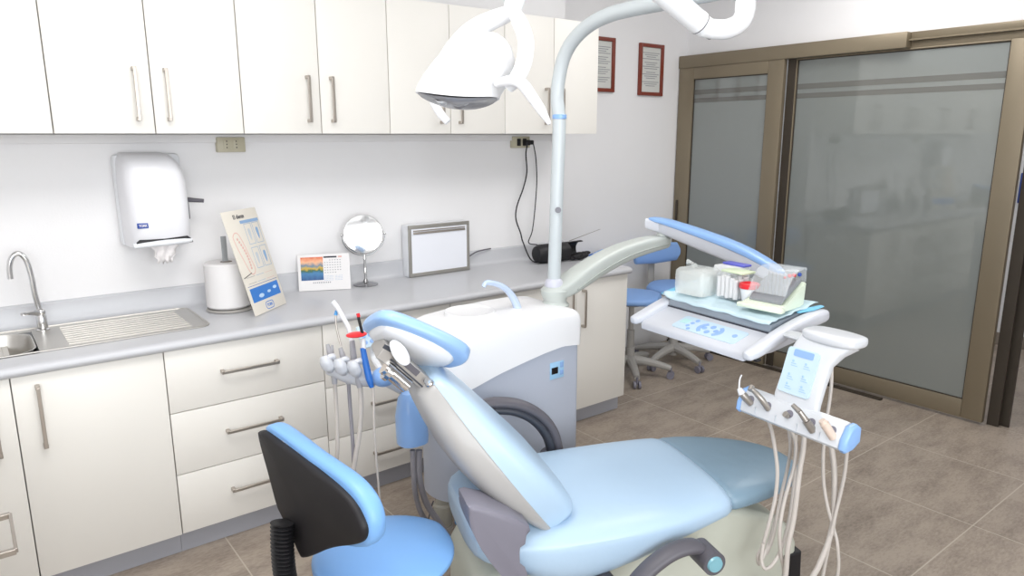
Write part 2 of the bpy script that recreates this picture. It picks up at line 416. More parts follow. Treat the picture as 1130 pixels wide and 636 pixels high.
ZT, ZB, FY = 0.86, 0.10, -0.60
def base_unit(x0, x1, label, kind, zs=None, hs=None):
    t = thing('base_cabinet', label, 'cabinet', ((x0+x1)/2, -0.3, 0), 0, 'white base cabinets')
    c0, c1, cb, ct = x0+0.0005, x1-0.0005, ZB+0.002, ZT-0.0005
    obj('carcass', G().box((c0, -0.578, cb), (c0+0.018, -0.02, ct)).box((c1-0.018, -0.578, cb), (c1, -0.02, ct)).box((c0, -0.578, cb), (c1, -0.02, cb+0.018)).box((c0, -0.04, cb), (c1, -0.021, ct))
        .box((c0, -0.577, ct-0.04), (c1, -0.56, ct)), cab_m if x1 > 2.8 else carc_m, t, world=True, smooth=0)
    obj('plinth', G().box((x0+0.0005, -0.55, 0), (x1-0.0005, -0.53, ZB)), kick_m, t, world=True, smooth=0)
    if kind == 'drawers':
        for z0, z1 in zs:
            d = obj('drawer', G().box((x0+0.002, FY, z0+0.0018), (x1-0.002, FY+0.019, z1-0.0018), 0.0012), cab_m, t, world=True)
            zc = z1 - 0.118 if z1 < ZT else z1-0.118
            xc = (x0+x1)/2
            if hs: handle(d, (hs[0], FY, zc), (hs[1], FY, zc), (0, -0.03, 0))
    elif kind == 'door':
        d = obj('door', G().box((x0+0.002, FY, ZB), (x1-0.002, FY+0.019, ZT-0.002), 0.0012), cab_m, t, world=True)
        handle(d, (hs, FY, 0.60), (hs, FY, 0.815), (0, -0.03, 0))
    elif kind == 'pair':
        xm = zs
        for a, b, hx in ((x0, xm, xm-0.05), (xm, x1, xm+0.045)):
            d = obj('door', G().box((a+0.002, FY, ZB), (b-0.002, FY+0.019, ZT-0.002), 0.0012), cab_m, t, world=True)
            handle(d, (hx, FY, 0.60), (hx, FY, 0.805), (0, -0.03, 0))
    return t
base_unit(-0.66, -0.178, 'white base cabinet door under the sink bowl at the left edge', 'door', hs=-0.235)
base_unit(-0.178, 0.30, 'white base cabinet door with a vertical handle below the sink drainboard', 'door', hs=-0.105)
dz = [(0.608, ZT), (0.352, 0.608), (ZB, 0.352)]
base_unit(0.30, 0.93, 'white three-drawer base cabinet below the paper roll and chart', 'drawers', dz, (0.505, 0.722))
base_unit(0.93, 1.587, 'white three-drawer base cabinet behind the hose holder, below the mirror', 'drawers', [(0.57, ZT), (0.325, 0.57), (ZB, 0.325)], (1.15, 1.36))
base_unit(1.587, 1.964, 'white narrow drawer cabinet behind the cuspidor, below the light viewer', 'drawers', [(0.57, ZT), (0.325, 0.57), (ZB, 0.325)], (1.66, 1.885))
base_unit(1.964, 2.835, 'white double-door base cabinet at the right end of the worktop', 'pair', 2.425)

# side run of cabinets at the left edge, close to the camera
t = thing('side_cabinet', 'white side cabinet at the lower left corner with a horizontal bar handle', 'cabinet', (-0.6, -1.5, 0))
obj('carcass', G().box((-0.85, -2.2, 0.0), (-0.312, -1.2, 0.84), 0.001), cab_m, t, world=True)
dd = obj('drawer', G().box((-0.310, -2.19, 0.46), (-0.292, -1.21, 0.84), 0.0012), cab_m, t, world=True)
handle(dd, (-0.292, -1.53, 0.70), (-0.292, -1.325, 0.70), (0.055, 0, 0))

# worktop with a hole for the bowl and an upstand
g = G()
def slab(x0, x1, y0, y1): g.box((x0, y0, 0.862), (x1, y1, 0.898))
HX0, HX1, HY0, HY1 = -0.46, -0.075, -0.475, -0.12
slab(-1.9, HX0, -0.60, -0.021); slab(HX1, 2.845, -0.60, -0.021); slab(HX0, HX1, -0.60, HY0); slab(HX0, HX1, HY1, -0.021)
prof = [(-0.60, 0.898), (-0.613, 0.896), (-0.622, 0.888), (-0.625, 0.878), (-0.622, 0.868), (-0.613, 0.861), (-0.60, 0.861)]
g.prism(prof, 'yz', -1.9, 2.845)
g.prism([(-0.06, 0.898), (-0.04, 0.9005), (-0.028, 0.907), (-0.021, 0.92), (-0.02, 0.982), (-0.012, 0.99), (-0.001, 0.99), (-0.001, 0.897)], 'yz', -1.9, 2.845)
wt = obj('worktop', g, counter_m, smooth=40)
tag(wt, 'long grey worktop with an upstand running over all the base cabinets', 'worktop')

# ------------------------------------------------------------------ sink
t = thing('sink', 'stainless steel sink with a grooved drainboard set into the grey worktop', 'sink', (-0.1, -0.28, 0.898))
g = G()
zt = 0.9012
X0, X1, Y0, Y1 = -0.62, 0.515, -0.47, -0.075
g.box((X0, Y0, 0.8985), (HX0, Y1, zt)); g.box((HX0, Y0, 0.8985), (HX1, HY0+0.008, zt)); g.box((HX0, HY1-0.008, 0.8985), (HX1, Y1, zt))
# drainboard with ridges
def rr(x0, x1, y0, y1, r, n=6):
    pts = []
    for cx, cy, a0 in ((x1-r, y1-r, 0), (x0+r, y1-r, 90), (x0+r, y0+r, 180), (x1-r, y0+r, 270)):
        for k in range(n+1):
            a = math.radians(a0+90*k/n); pts.append((cx+r*math.cos(a), cy+r*math.sin(a)))
    return pts
g.prism([(HX1, Y0), (X1-0.05, Y0), (X1-0.015, Y0+0.015), (X1, Y0+0.05), (X1, Y1-0.05), (X1-0.015, Y1-0.015), (X1-0.05, Y1), (HX1, Y1)], 'xy', 0.8985, zt)
ds = obj('drainboard', g, sink_m, t, world=True, smooth=20)
g = G()
for k in range(9):
    y = -0.42 + k*0.036
    g.tube([(0.02, y, zt-0.0005), (0.45, y, zt-0.0005)], 0.0042, 8)
rim = rr(X0, X1, Y0, Y1, 0.05)
g.tube([(x, y, zt) for x, y in rim+rim[:1]], 0.004, 8)
obj('drainboard_ribs', g, sink_m, t, world=True)
g = G()
levels = [(0.0, zt+0.0015), (0.006, zt+0.001), (0.012, 0.885), (0.02, 0.78), (0.045, 0.757), (0.14, 0.752)]
g.loft([[(x, y, z) for x, y in rr(HX0+i*0.9+0.004, HX1-i*0.9-0.004, HY0+i*0.9+0.004, HY1-i*0.9-0.004, max(0.085-i*0.2, 0.02))] for i, z in levels], cap=False)
bw = obj('bowl', g, sink_m, t, world=True, smooth=50)
g = G().lathe([(0.0001, 0.7585), (0.032, 0.7585), (0.034, 0.755)], (-0.27, -0.30, 0))
obj('drain', g, chrome_m, t, world=True)

t = thing('faucet', 'chrome gooseneck tap behind the sink bowl', 'faucet', (-0.045, -0.13, 0.90))
obj('body', G().lathe([(0.024, 0.9), (0.024, 0.906), (0.019, 0.91), (0.019, 0.955), (0.016, 0.965), (0.012, 0.975)], (-0.035, -0.13, 0), 24), chrome_m, t, world=True)
obj('spout', G().tube([(-0.035, -0.13, 0.965), (-0.0451, -0.1300, 1.0488), (-0.0483, -0.1300, 1.1219), (-0.0581, -0.1300, 1.1876), (-0.0782, -0.1300, 1.2146), (-0.0999, -0.1300, 1.2027), (-0.1127, -0.1300, 1.1687), (-0.1158, -0.1300, 1.1194)], [0.0105]*7+[0.011], 14, 6), chrome_m, t, world=True)
obj('lever', G().tube([(-0.045, -0.14, 0.975), (-0.075, -0.17, 0.985), (-0.10, -0.2, 0.99)], [0.012, 0.008, 0.006], 10, 3).ball((-0.035, -0.13, 0.975), 0.018), chrome_m, t, world=True)

# ------------------------------------------------------------------ paper towel dispenser
t = thing('paper_towel_dispenser', 'white wall-mounted paper towel dispenser with a torn towel hanging out', 'dispenser', (0.44, -0.01, 1.18))
dsec = []
for z, w, d, xc in ((1.200, 0.110, 0.17, 0.425), (1.203, 0.120, 0.188, 0.425), (1.222, 0.124, 0.200, 0.425), (1.30, 0.126, 0.207, 0.425), (1.38, 0.127, 0.205, 0.425), (1.41, 0.127, 0.200, 0.425), (1.46, 0.126, 0.198, 0.424), (1.51, 0.122, 0.192, 0.421), (1.545, 0.115, 0.180, 0.416), (1.567, 0.105, 0.163, 0.410), (1.582, 0.092, 0.140, 0.405), (1.590, 0.074, 0.105, 0.400)):
    dsec.append(((xc, -0.004, z), (0, -1, 0), w, d, 0.002))
body = obj('cover', G().pad(dsec, 5.0, n=56, axis=(1, 0, 0)), mat('dispenser_white', '#e6e6ea', 0.35, coat=0.3), t, world=True, smooth=50)
obj('back_plate', G().box((0.292, -0.05, 1.195), (0.556, -0.001, 1.585), 0.02), hwhite_m, t, world=True)
obj('slot', G().prism([(0.318, 1.212), (0.322, 1.226), (0.335, 1.238), (0.43, 1.236), (0.50, 1.240), (0.52, 1.240), (0.535, 1.228), (0.54, 1.212)], 'xz', -0.2065, -0.19, 0.001), black_m, t, world=True)
obj('lower_lip', G().tube([(0.31, -0.198, 1.214), (0.43, -0.206, 1.219), (0.535, -0.198, 1.221)], [0.011, 0.0125, 0.011], 12, 4), hwhite_m, t, world=True)
obj('lever', G().box((0.553, -0.10, 1.30), (0.563, -0.08, 1.385), 0.003).tube([(0.556, -0.09, 1.385), (0.62, -0.12, 1.378)], [0.011, 0.008], 10), darkgrey_m, t, world=True)
obj('logo_plate', G().box((0.33, -0.2105, 1.285), (0.372, -0.2000, 1.307), 0.002), navy_m, t, world=True)
text('TORK', 0.0135, paper_m, t, Matrix.Translation((0.351-0.44, -0.2112+0.01, 1.296-1.18)) @ Matrix.Rotation(PI/2, 4, 'X'), sx=0.85, bold=0.0004)
g = G()
rows = []
for j in range(7):
    z = 1.215 - j*0.014; w = 0.055 - j*0.004 + 0.006*math.sin(j*2.1)
    rows.append([(0.43 - w + 2*w*i/12, -0.19 - 0.008*math.sin(i*1.3+j*0.7) + 0.004*j, z - 0.006*math.sin(i*1.9)*(j > 4)) for i in range(13)])
g.loft(rows, cap=False, closed=False)
o = obj('paper_towel', g, tissue_m, t, world=True, smooth=60); md = o.modifiers.new('s', 'SOLIDIFY'); md.thickness = 0.003

# ------------------------------------------------------------------ sockets and cords
def socket(x0, x1, z0, z1, label, black):
    t = thing('wall_socket', label, 'socket', ((x0+x1)/2, 0, (z0+z1)/2))
    obj('plate', G().box((x0, -0.034, z0), (x1, -0.001, z1), 0.004), beige_m, t, world=True)
    w = x1-x0
    for k in (0.33, 0.67):
        obj('outlet', G().box((x0+w*k-0.014, -0.037, z0+0.012), (x0+w*k+0.014, -0.033, z1-0.012), 0.002), black_m if black else beige_m, t, world=True)
        obj('pin_holes', G().box((x0+w*k-0.002, -0.038, z0+0.018), (x0+w*k+0.002, -0.0365, z0+0.024)).box((x0+w*k-0.002, -0.038, z0+0.032), (x0+w*k+0.002, -0.0365, z0+0.038)).box((x0+w*k-0.002, -0.038, z0+0.046), (x0+w*k+0.002, -0.0365, z0+0.052)), dink_m, t, world=True)
    return t
socket(0.722, 0.848, 1.585, 1.652, 'beige double wall socket right of the paper towel dispenser', False)
socket(2.42, 2.548, 1.585, 1.652, 'beige wall socket with a black outlet above the black case', True)
t = thing('power_cord', 'thin black cord nearer the cabinet seam, hanging in an S-bend from the wall socket', 'cord', (2.5, -0.04, 1.6), 0, 'black cords')
obj('plug', G().box((2.485, -0.085, 1.60), (2.515, -0.038, 1.632), 0.006), black_m, t, world=True)
obj('cable', G().tube([(2.50, -0.07, 1.61), (2.5038, -0.0500, 1.5492), (2.5192, -0.0400, 1.4404), (2.4911, -0.0400, 1.3432), (2.4418, -0.0400, 1.2361), (2.4347, -0.0400, 1.1594), (2.4621, -0.0500, 1.0749), (2.4755, -0.0600, 1.0132), (2.49, -0.13, 0.908), (2.56, -0.2, 0.905)], 0.0042, 8, 6), black_m, t, world=True)
t = thing('power_cord', 'thin black cord farther right, arching from the plug down behind the black case', 'cord', (2.56, -0.04, 1.6), 0, 'black cords')
obj('plug', G().box((2.522, -0.075, 1.604), (2.548, -0.038, 1.63), 0.006), black_m, t, world=True)
obj('cable', G().tube([(2.54, -0.07, 1.618), (2.5518, -0.0600, 1.6131), (2.5904, -0.0400, 1.5203), (2.5985, -0.0400, 1.3827), (2.5850, -0.0400, 1.2162), (2.5555, -0.0500, 1.0784), (2.5186, -0.0600, 1.0092), (2.58, -0.075, 0.99), (2.60, -0.09, 0.95)], 0.0035, 8, 6), black_m, t, world=True)

# ------------------------------------------------------------------ paper roll on its stand
t = thing('paper_roll', 'large white paper roll standing on the worktop beside the sink drainboard', 'paper roll', (0.668, -0.205, 0.91))
obj('roll', G().lathe([(0.024, 0.912), (0.088, 0.912), (0.095, 0.92), (0.095, 1.105), (0.088, 1.112), (0.026, 1.112), (0.024, 1.108)], (0.668, -0.205, 0), 48), paper_m, t, world=True)
obj('core', G().lathe([(0.022, 0.913), (0.025, 0.913), (0.025, 1.113), (0.022, 1.113)], (0.668, -0.205, 0), 24), mat('cardboard_core', '#8d847c', 0.8), t, world=True)
t = thing('roll_holder', 'grey metal stand with an upright blade through the white paper roll', 'stand', (0.668, -0.205, 0.898))
obj('base_plate', G().lathe([(0.0001, 0.8985), (0.10, 0.8985), (0.105, 0.902), (0.10, 0.908), (0.0001, 0.91)], (0.672, -0.21, 0), 40), stoolgrey_m, t, world=True)
obj('upright', G().box((0.655, -0.2, 0.908), (0.679, -0.196, 1.225), 0.0015), mat('upright_grey', '#96999c', 0.45), t, world=True)

# ------------------------------------------------------------------ chart card "El diente"
BL, BR, TL = Vector((0.705, -0.441, 0.9015)), Vector((0.902, -0.274, 0.9015)), Vector((0.624, -0.345, 1.343))
bx = (BR-BL).normalized(); by = (TL-BL).normalized(); BW, BH = (BR-BL).length, (TL-BL).length
MB = frame_M(BL, bx, by)
t = thing('dental_chart_card', 'cream dental chart card leaning against the white paper roll', 'chart', tuple(BL))
TI = Matrix.Translation(-BL)
def card(name, u0, v0, u1, v1, m, z=0.0006, poly=None):
    g = G().box((u0*BW, v0*BH, z-0.0004), (u1*BW, v1*BH, z))
    return obj(name, g, m, t, M=TI @ MB, smooth=0)
o = obj('card', G().box((0, 0, -0.004), (BW, BH, 0.0), 0.0008), cream_m, t, M=TI @ MB)
card('blue_band', 0.07, 0.12, 0.93, 0.255, blueink_m)
card('header_bar', 0.42, 0.865, 0.97, 0.895, lblueink_m)
mat_pale = mat('tooth_print_grey', '#c3c9cf', 0.7)
for k in range(2):
    for j in range(2):
        u0, v0 = 0.50+0.24*k, 0.42+0.235*j
        g = G(); 
        for a, b, c, d in ((u0, v0, u0+0.2, v0+0.004), (u0, v0+0.2, u0+0.2, v0+0.204), (u0, v0, u0+0.006, v0+0.2), (u0+0.194, v0, u0+0.2, v0+0.2)):
            g.box((a*BW, b*BH, 0.0002), (c*BW, d*BH, 0.0007))
        obj('chart_frame', g, lblueink_m, t, M=TI @ MB, smooth=0)
        g = G().lathe([(0.001, -0.03), (0.006, -0.018), (0.010, 0.008), (0.009, 0.02), (0.003, 0.025)], (0, 0, 0), 16, 'y')
        obj('tooth_drawing', g, lblueink_m if k else mat_pale, t, M=TI @ MB @ Matrix.Translation(((u0+0.1)*BW, (v0+0.1)*BH, 0.0004)) @ Matrix.Diagonal((1, 1, 0.04, 1)))
arc = [(0.10, 0.76), (0.17, 0.79), (0.26, 0.78), (0.32, 0.70), (0.36, 0.60), (0.40, 0.50), (0.42, 0.42), (0.34, 0.38), (0.26, 0.40), (0.20, 0.50), (0.14, 0.62), (0.10, 0.72)]
obj('jaw_outline', G().tube([(u*BW, v*BH, 0.0004) for u, v in arc+arc[:1]], 0.0022, 6, 4), redink_m, t, M=TI @ MB @ Matrix.Diagonal((1, 1, 0.3, 1)))
g = G()
for k in range(11):
    a = k/10; u = 0.20+0.12*a+0.05*math.sin(a*3); v = 0.73-0.29*a
    g.ball((u*BW, v*BH, 0.0004), 0.006, (1, 1, 0.08), 6)
obj('gum_drawings', g, redink_m, t, M=TI @ MB)
obj('arrow_line', G().tube([(0.03*BW, 0.365*BH, 0.0005), (0.28*BW, 0.395*BH, 0.0005)], 0.0016, 6), dink_m, t, M=TI @ MB)
for k, (mm) in enumerate((ink_m, lblueink_m, redink_m)):
    card('caption_box', 0.10+0.28*k, 0.30, 0.34+0.28*k, 0.303, mm); card('caption_box', 0.10+0.28*k, 0.36, 0.34+0.28*k, 0.363, mm)
card('rule_line', 0.05, 0.275, 0.95, 0.279, navy_m)
text('El diente', 0.026, dink_m, t, TI @ MB @ Matrix.Translation((0.43*BW, 0.935*BH, 0.0004)), depth=0.0003, bold=0.0005, sx=0.9)
for k, (u, v, s) in enumerate(((0.35, 0.165, 0.02), (0.60, 0.18, 0.014), (0.8, 0.2, 0.016))): obj('product_drawing', G().ball((u*BW, v*BH, 0.0006), s, (1, 0.45, 0.03), 8), mat('print_pale_blue', '#b9d3ee', 0.6) if 'print_pale_blue' not in MATS else MATS['print_pale_blue'], t, M=TI @ MB)
obj('logo_outline', G().tube([(x+0.5*BW, y+0.055*BH, 0.0005) for x, y in rr(-0.03, 0.03, -0.016, 0.016, 0.012)+rr(-0.03, 0.03, -0.016, 0.016, 0.012)[:1]], 0.0018, 6), blueink_m, t, M=TI @ MB @ Matrix.Diagonal((1, 1, 0.3, 1)))
text('TORK', 0.018, blueink_m, t, TI @ MB @ Matrix.Translation((0.5*BW, 0.055*BH, 0.0004)), depth=0.0003, bold=0.0004, sx=0.9)

# ------------------------------------------------------------------ desk calendar
t = thing('desk_calendar', 'white tent-shaped desk calendar with a lake sunset photograph', 'calendar', (1.16, -0.1, 0.898))
cBL, cBR = Vector((1.046, -0.06, 0.9)), Vector((1.278, -0.16, 0.9))
cTL = Vector((1.062, -0.02, 1.085)); cx = (cBR-cBL).normalized(); CWd = (cBR-cBL).length
MC = frame_M(cBL, cx, cTL-cBL); CHt = 0.182
TI = Matrix.Translation((-1.16, 0.1, -0.898))
obj('front_leaf', G().box((0, 0, -0.002), (CWd, CHt, 0)), paper_m, t, M=TI @ MC, smooth=0)
nb = MC.to_3x3() @ Vector((0, 0, 1))
back = Matrix.Translation(Vector((0, 0, 0)))
g = G(); p = [MC @ Vector(q) for q in ((0, CHt, -0.002), (CWd, CHt, -0.002))]; dnv = Vector((-nb.x, -nb.y, 0)).normalized()
lo = [Vector((q.x, q.y, 0.9)) + dnv*0.055 for q in p]
g.loft([[p[0], p[1], lo[1], lo[0]], [v+Vector((0, 0, 0))+dnv*0.002 for v in (p[0], p[1], lo[1], lo[0])]])
obj('back_leaf', g, paper_m, t, M=TI, smooth=0)
obj('photo_print', G().box((0.014, 0.052, 0.0002), (0.122, 0.168, 0.0008)), lake_m, t, M=TI @ MC, smooth=0)
g = G()
for r in range(6):
    for c in range(7):
        x = 0.128+c*0.0125; y = 0.152-r*0.0125
        if (r, c) not in ((0, 0), (0, 1), (5, 5), (5, 6)): g.box((x, y-0.003, 0.0002), (x+0.006, y, 0.0006))
obj('day_grid', g, ink_m, t, M=TI @ MC, smooth=0)
g = G()
for r in range(4):
    for c in range(14):
        if c != 7: g.box((0.126+c*0.0065, 0.07-r*0.007, 0.0002), (0.129+c*0.0065, 0.072-r*0.007, 0.0006))
obj('small_month_grids', g, lblueink_m, t, M=TI @ MC, smooth=0)
obj('month_bar', G().box((0.126, 0.162, 0.0002), (0.19, 0.170, 0.0006)), dink_m, t, M=TI @ MC, smooth=0)
obj('red_mark', G().box((0.197, 0.162, 0.0002), (0.215, 0.170, 0.0006)), redink_m, t, M=TI @ MC, smooth=0)
g = G()
for c in range(10): g.box((0.07+c*0.009, 0.036, 0.0002), (0.074+c*0.009, 0.042, 0.0006))
obj('footer_marks', g, ink_m, t, M=TI @ MC, smooth=0)

# ------------------------------------------------------------------ round mirror
t = thing('table_mirror', 'round chrome vanity mirror on a stem between the calendar and the light viewer', 'mirror', (1.385, -0.11, 0.898))
mc = Vector((1.383, -0.11, 1.163)); mr = 0.099
obj('base', G().lathe([(0.0001, 0.8985), (0.062, 0.8985), (0.064, 0.903), (0.05, 0.908), (0.015, 0.914), (0.008, 0.93)], (1.385, -0.11, 0), 40), mat('mirror_base_chrome', '#a9a9ab', 0.18, metal=1.0), t, world=True)
obj('stem', G().lathe([(0.0075, 0.925), (0.0075, 0.96), (0.010, 0.965), (0.0075, 0.97), (0.0065, 1.03), (0.009, 1.035), (0.006, 1.055)], (1.385, -0.11, 0), 20), chrome_m, t, world=True)
sxv = Vector((0.93, -0.37, 0)).normalized()
pts = [mc + (sxv*math.cos(a) + Vector((0, 0, 1))*math.sin(a))*(mr+0.010) for a in [math.radians(180+k*180/16) for k in range(17)]]
obj('yoke', G().tube(pts, 0.0032, 8, 2).ball(tuple(pts[0]), 0.007).ball(tuple(pts[-1]), 0.007), chrome_m, t, world=True)
Mm = frame_M(mc, sxv, (0.05, 0.13, 1)); 
f = obj('mirror_rim', G().lathe([(mr-0.008, -0.005), (mr, -0.004), (mr+0.003, 0.0), (mr, 0.005), (mr-0.005, 0.006)], (0, 0, 0), 48), chrome_m, t, world=True, M=Mm)
obj('mirror_glass', G().lathe([(0.0001, -0.004), (mr-0.004, -0.004), (mr-0.004, 0.0045), (0.0001, 0.0045)], (0, 0, 0), 48), mirror_m, f, world=True, M=Mm)

# ------------------------------------------------------------------ x-ray light viewer
t = thing('light_viewer', 'white film viewing box in a grey metal frame standing against the wall', 'viewer', (1.86, -0.04, 0.9))
a, b, z0, z1, yb, yf = 1.655, 2.052, 0.9, 1.183, -0.022, -0.092
obj('housing', G().box((a, yf+0.004, z0), (b, yb, z1), 0.004), hwhite_m, t, world=True)
obj('bezel', G().box((a, yf-0.004, z0), (a+0.018, yf+0.006, z1), 0.002).box((b-0.018, yf-0.004, z0), (b, yf+0.006, z1), 0.002).box((a, yf-0.0045, z0), (b, yf+0.006, z0+0.02), 0.002).box((a, yf-0.0045, z1-0.02), (b, yf+0.006, z1), 0.002), mat('viewer_frame_grey', '#a29f99', 0.35, metal=0.5), t, world=True)
obj('panel', G().box((a+0.016, yf-0.001, z0+0.018), (b-0.016, yf+0.005, z1-0.018)), lightbox_m, t, world=True, smooth=0)
obj('film_clip', G().box((a+0.03, yf-0.007, z1-0.05), (b-0.03, yf-0.001, z1-0.038), 0.002).box((a+0.03, yf-0.006, z1-0.034), (b-0.03, yf-0.001, z1-0.028), 0.001), steel_m, t, world=True)
cv = obj('cable', G().tube([(2.05, -0.05, 0.955), (2.09, -0.055, 0.975), (2.15, -0.04, 0.99), (2.25, -0.03, 0.995)], 0.004, 8, 5), darkgrey_m, t, world=True)

# ------------------------------------------------------------------ black case with contents
t = thing('black_case', 'black cylindrical case lying open on the worktop behind the lamp pole', 'case', (2.65, -0.18, 0.9))
A, B = Vector((2.5315, -0.1838, 0.9500)), Vector((2.8920, -0.0945, 0.9550))
ax_ = (B-A).normalized()
A2, B2 = Vector((2.54, -0.19, 0.957)), Vector((2.79, -0.21, 0.957))
g = G(); g.tube([(2.47, -0.185, 0.957), (2.475, -0.185, 0.957), (2.50, -0.187, 0.957), (2.70, -0.203, 0.957)], [0.035, 0.046, 0.057, 0.057], 28)
obj('shell', g, black_m, t, world=True)
g = G(); n = 20
ring = lambda x, r, a0, a1: [(x, -0.205 - r*math.cos(math.radians(a0+(a1-a0)*k/n)), 0.957 + r*math.sin(math.radians(a0+(a1-a0)*k/n))) for k in range(n+1)]
rings = [ring(2.70, 0.057, 75, 270), ring(2.825, 0.057, 75, 270), ring(2.83, 0.051, 75, 270), ring(2.70, 0.051, 75, 270)]
g.loft(rings, closed=False, cap=False)
o = obj('open_lid', g, black_m, t, world=True)
g = G()
for k in range(14):
    g.ball((2.72+random.random()*0.14, -0.225-random.random()*0.035, 0.912+random.random()*0.025), 0.016+random.random()*0.014, (1.4, 1, 0.6), 6)
obj('cloth_lining', g, blackp_m, t, world=True)
obj('blue_strap', G().tube([(2.86, -0.24, 0.915), (2.885, -0.25, 0.925), (2.90, -0.24, 0.91), (2.88, -0.26, 0.905)], 0.009, 8, 4, (0.4, 1.3)), royal_m, t, world=True)
pr_ = obj('steel_probe', G().tube([(2.7677, -0.1600, 1.0092), (3.0370, -0.1600, 1.0620)], [0.0022, 0.0016], 6), titan_m)
tag(pr_, 'thin steel rod sticking out of the open black case', 'rod')

# ------------------------------------------------------------------ framed certificates
def certificate(x0, x1, z0, z1, label):
    t = thing('framed_certificate', label, 'picture frame', ((x0+x1)/2, 0.25, z0), 0, 'framed certificates')
    y = 0.249; w = 0.026
    obj('frame', G().box((x0, y-0.022, z0), (x0+w, y, z1), 0.003).box((x1-w, y-0.022, z0), (x1, y, z1), 0.003).box((x0+0.001, y-0.021, z0), (x1-0.001, y, z0+w), 0.003).box((x0+0.001, y-0.021, z1-w), (x1-0.001, y, z1), 0.003), mahog_m, t, world=True)
    obj('document', G().box((x0+w-0.002, y-0.008, z0+w-0.002), (x1-w+0.002, y-0.002, z1-w+0.002)), mat('certificate_paper', '#cfd0cc', 0.6), t, world=True, smooth=0)
    g = G()
    zz = z1-w-0.04
    k = 0
    while zz > z0+w+0.03:
        m = 0.04+0.02*((k*7) % 3)
        g.box((x0+m, y-0.0092, zz), (x1-m, y-0.0083, zz+0.004)); zz -= 0.014 + 0.012*((k % 4) == 3); k += 1
    obj('text_lines', g, ink_m, t, world=True, smooth=0)
certificate(3.245, 3.535, 1.956, 2.322, 'mahogany framed certificate partly hidden behind the wall cabinets')
certificate(3.79, 4.05, 1.945, 2.312, 'mahogany framed certificate in full view, next to the sliding door')

# ------------------------------------------------------------------ far stools
def far_stool(x, y, rz, label):
    t = thing('rolling_stool', label, 'stool', (x, y, 0), rz, 'blue rolling stools by the door')
    obj('seat', G().pad([((-0.2, 0, 0.56), (0, 0, 1), 0.04, 0.02, 0.02), ((-0.185, 0, 0.56), (0, 0, 1), 0.11, 0.035, 0.03), ((-0.12, 0, 0.56), (0, 0, 1), 0.18, 0.045, 0.035), ((0, 0, 0.56), (0, 0, 1), 0.205, 0.045, 0.035), ((0.12, 0, 0.56), (0, 0, 1), 0.18, 0.045, 0.035), ((0.185, 0, 0.56), (0, 0, 1), 0.11, 0.035, 0.03), ((0.2, 0, 0.56), (0, 0, 1), 0.04, 0.02, 0.02)], 2.4), farblue_m, t)
    obj('backrest', G().pad([((-0.23, -0.21, 0.79), (-1, 0, 0), 0.03, 0.02, 0.02), ((-0.24, -0.19, 0.79), (-1, 0, 0), 0.07, 0.03, 0.03), ((-0.25, 0, 0.79), (-1, 0, 0), 0.08, 0.035, 0.03), ((-0.24, 0.19, 0.79), (-1, 0, 0), 0.07, 0.03, 0.03), ((-0.23, 0.21, 0.79), (-1, 0, 0), 0.03, 0.02, 0.02)], 2.6, axis=(0, 0, 1)), farblue_m, t)
    obj('back_bracket', G().tube([(-0.05, 0, 0.515), (-0.2, 0, 0.51), (-0.285, 0, 0.54), (-0.29, 0, 0.78)], 0.022, 10, 4, (0.4, 1.4)), stoolgrey_m, t)
    obj('column', G().lathe([(0.032, 0.06), (0.032, 0.20), (0.026, 0.205), (0.026, 0.33), (0.018, 0.335), (0.018, 0.50), (0.06, 0.505), (0.06, 0.525)]), stoolgrey_m, t)
    for k in range(5):
        a = math.radians(72*k); c, s = math.cos(a), math.sin(a)
        lg = obj('leg', G().tube([(0.02*c, 0.02*s, 0.115), (0.15*c, 0.15*s, 0.105), (0.285*c, 0.285*s, 0.075)], [0.036, 0.028, 0.02], 10, 3), stoolgrey_m, t)
        cs = G()
        px, py = 0.285*c, 0.285*s
        for sd in (-1, 1):
            ox, oy = -s*0.017*sd, c*0.017*sd
            cs.tube([(px+ox-s*0.008, py+oy+c*0.008, 0.026), (px+ox+s*0.008, py+oy-c*0.008, 0.026)], 0.026, 16)
        cs.cyl((px, py, 0.03), (px, py, 0.08), 0.008, n=8)
        obj('caster', cs, dgrey2_m if False else hinge_m, lg)
    return t
far_stool(3.83, -0.16, math.radians(-100), 'blue rolling stool in front of the narrow glass door leaf')
far_stool(3.36, -0.16, math.radians(-115+60), 'blue rolling stool tucked in beside the end of the base cabinets')

# ------------------------------------------------------------------ foreground stool
sx_, sy_ = 0.60, -1.755
st = thing('dental_stool', 'blue round dental stool with a black-shelled backrest in the foreground', 'stool', (sx_, sy_, 0), math.radians(8))
sec = []
for k in range(13):
    a = -PI/2 + PI*k/12; x = 0.205*math.sin(a); w = 0.205*math.cos(a)
    sec.append(((x, 0, 0.475), (0, 0, 1), max(w, 0.012), 0.03*max(math.cos(a), 0.15)**0.35, 0.045*max(math.cos(a), 0.15)**0.35))
obj('seat', G().pad(sec, 2.2), sblue_m, st, sub=1)
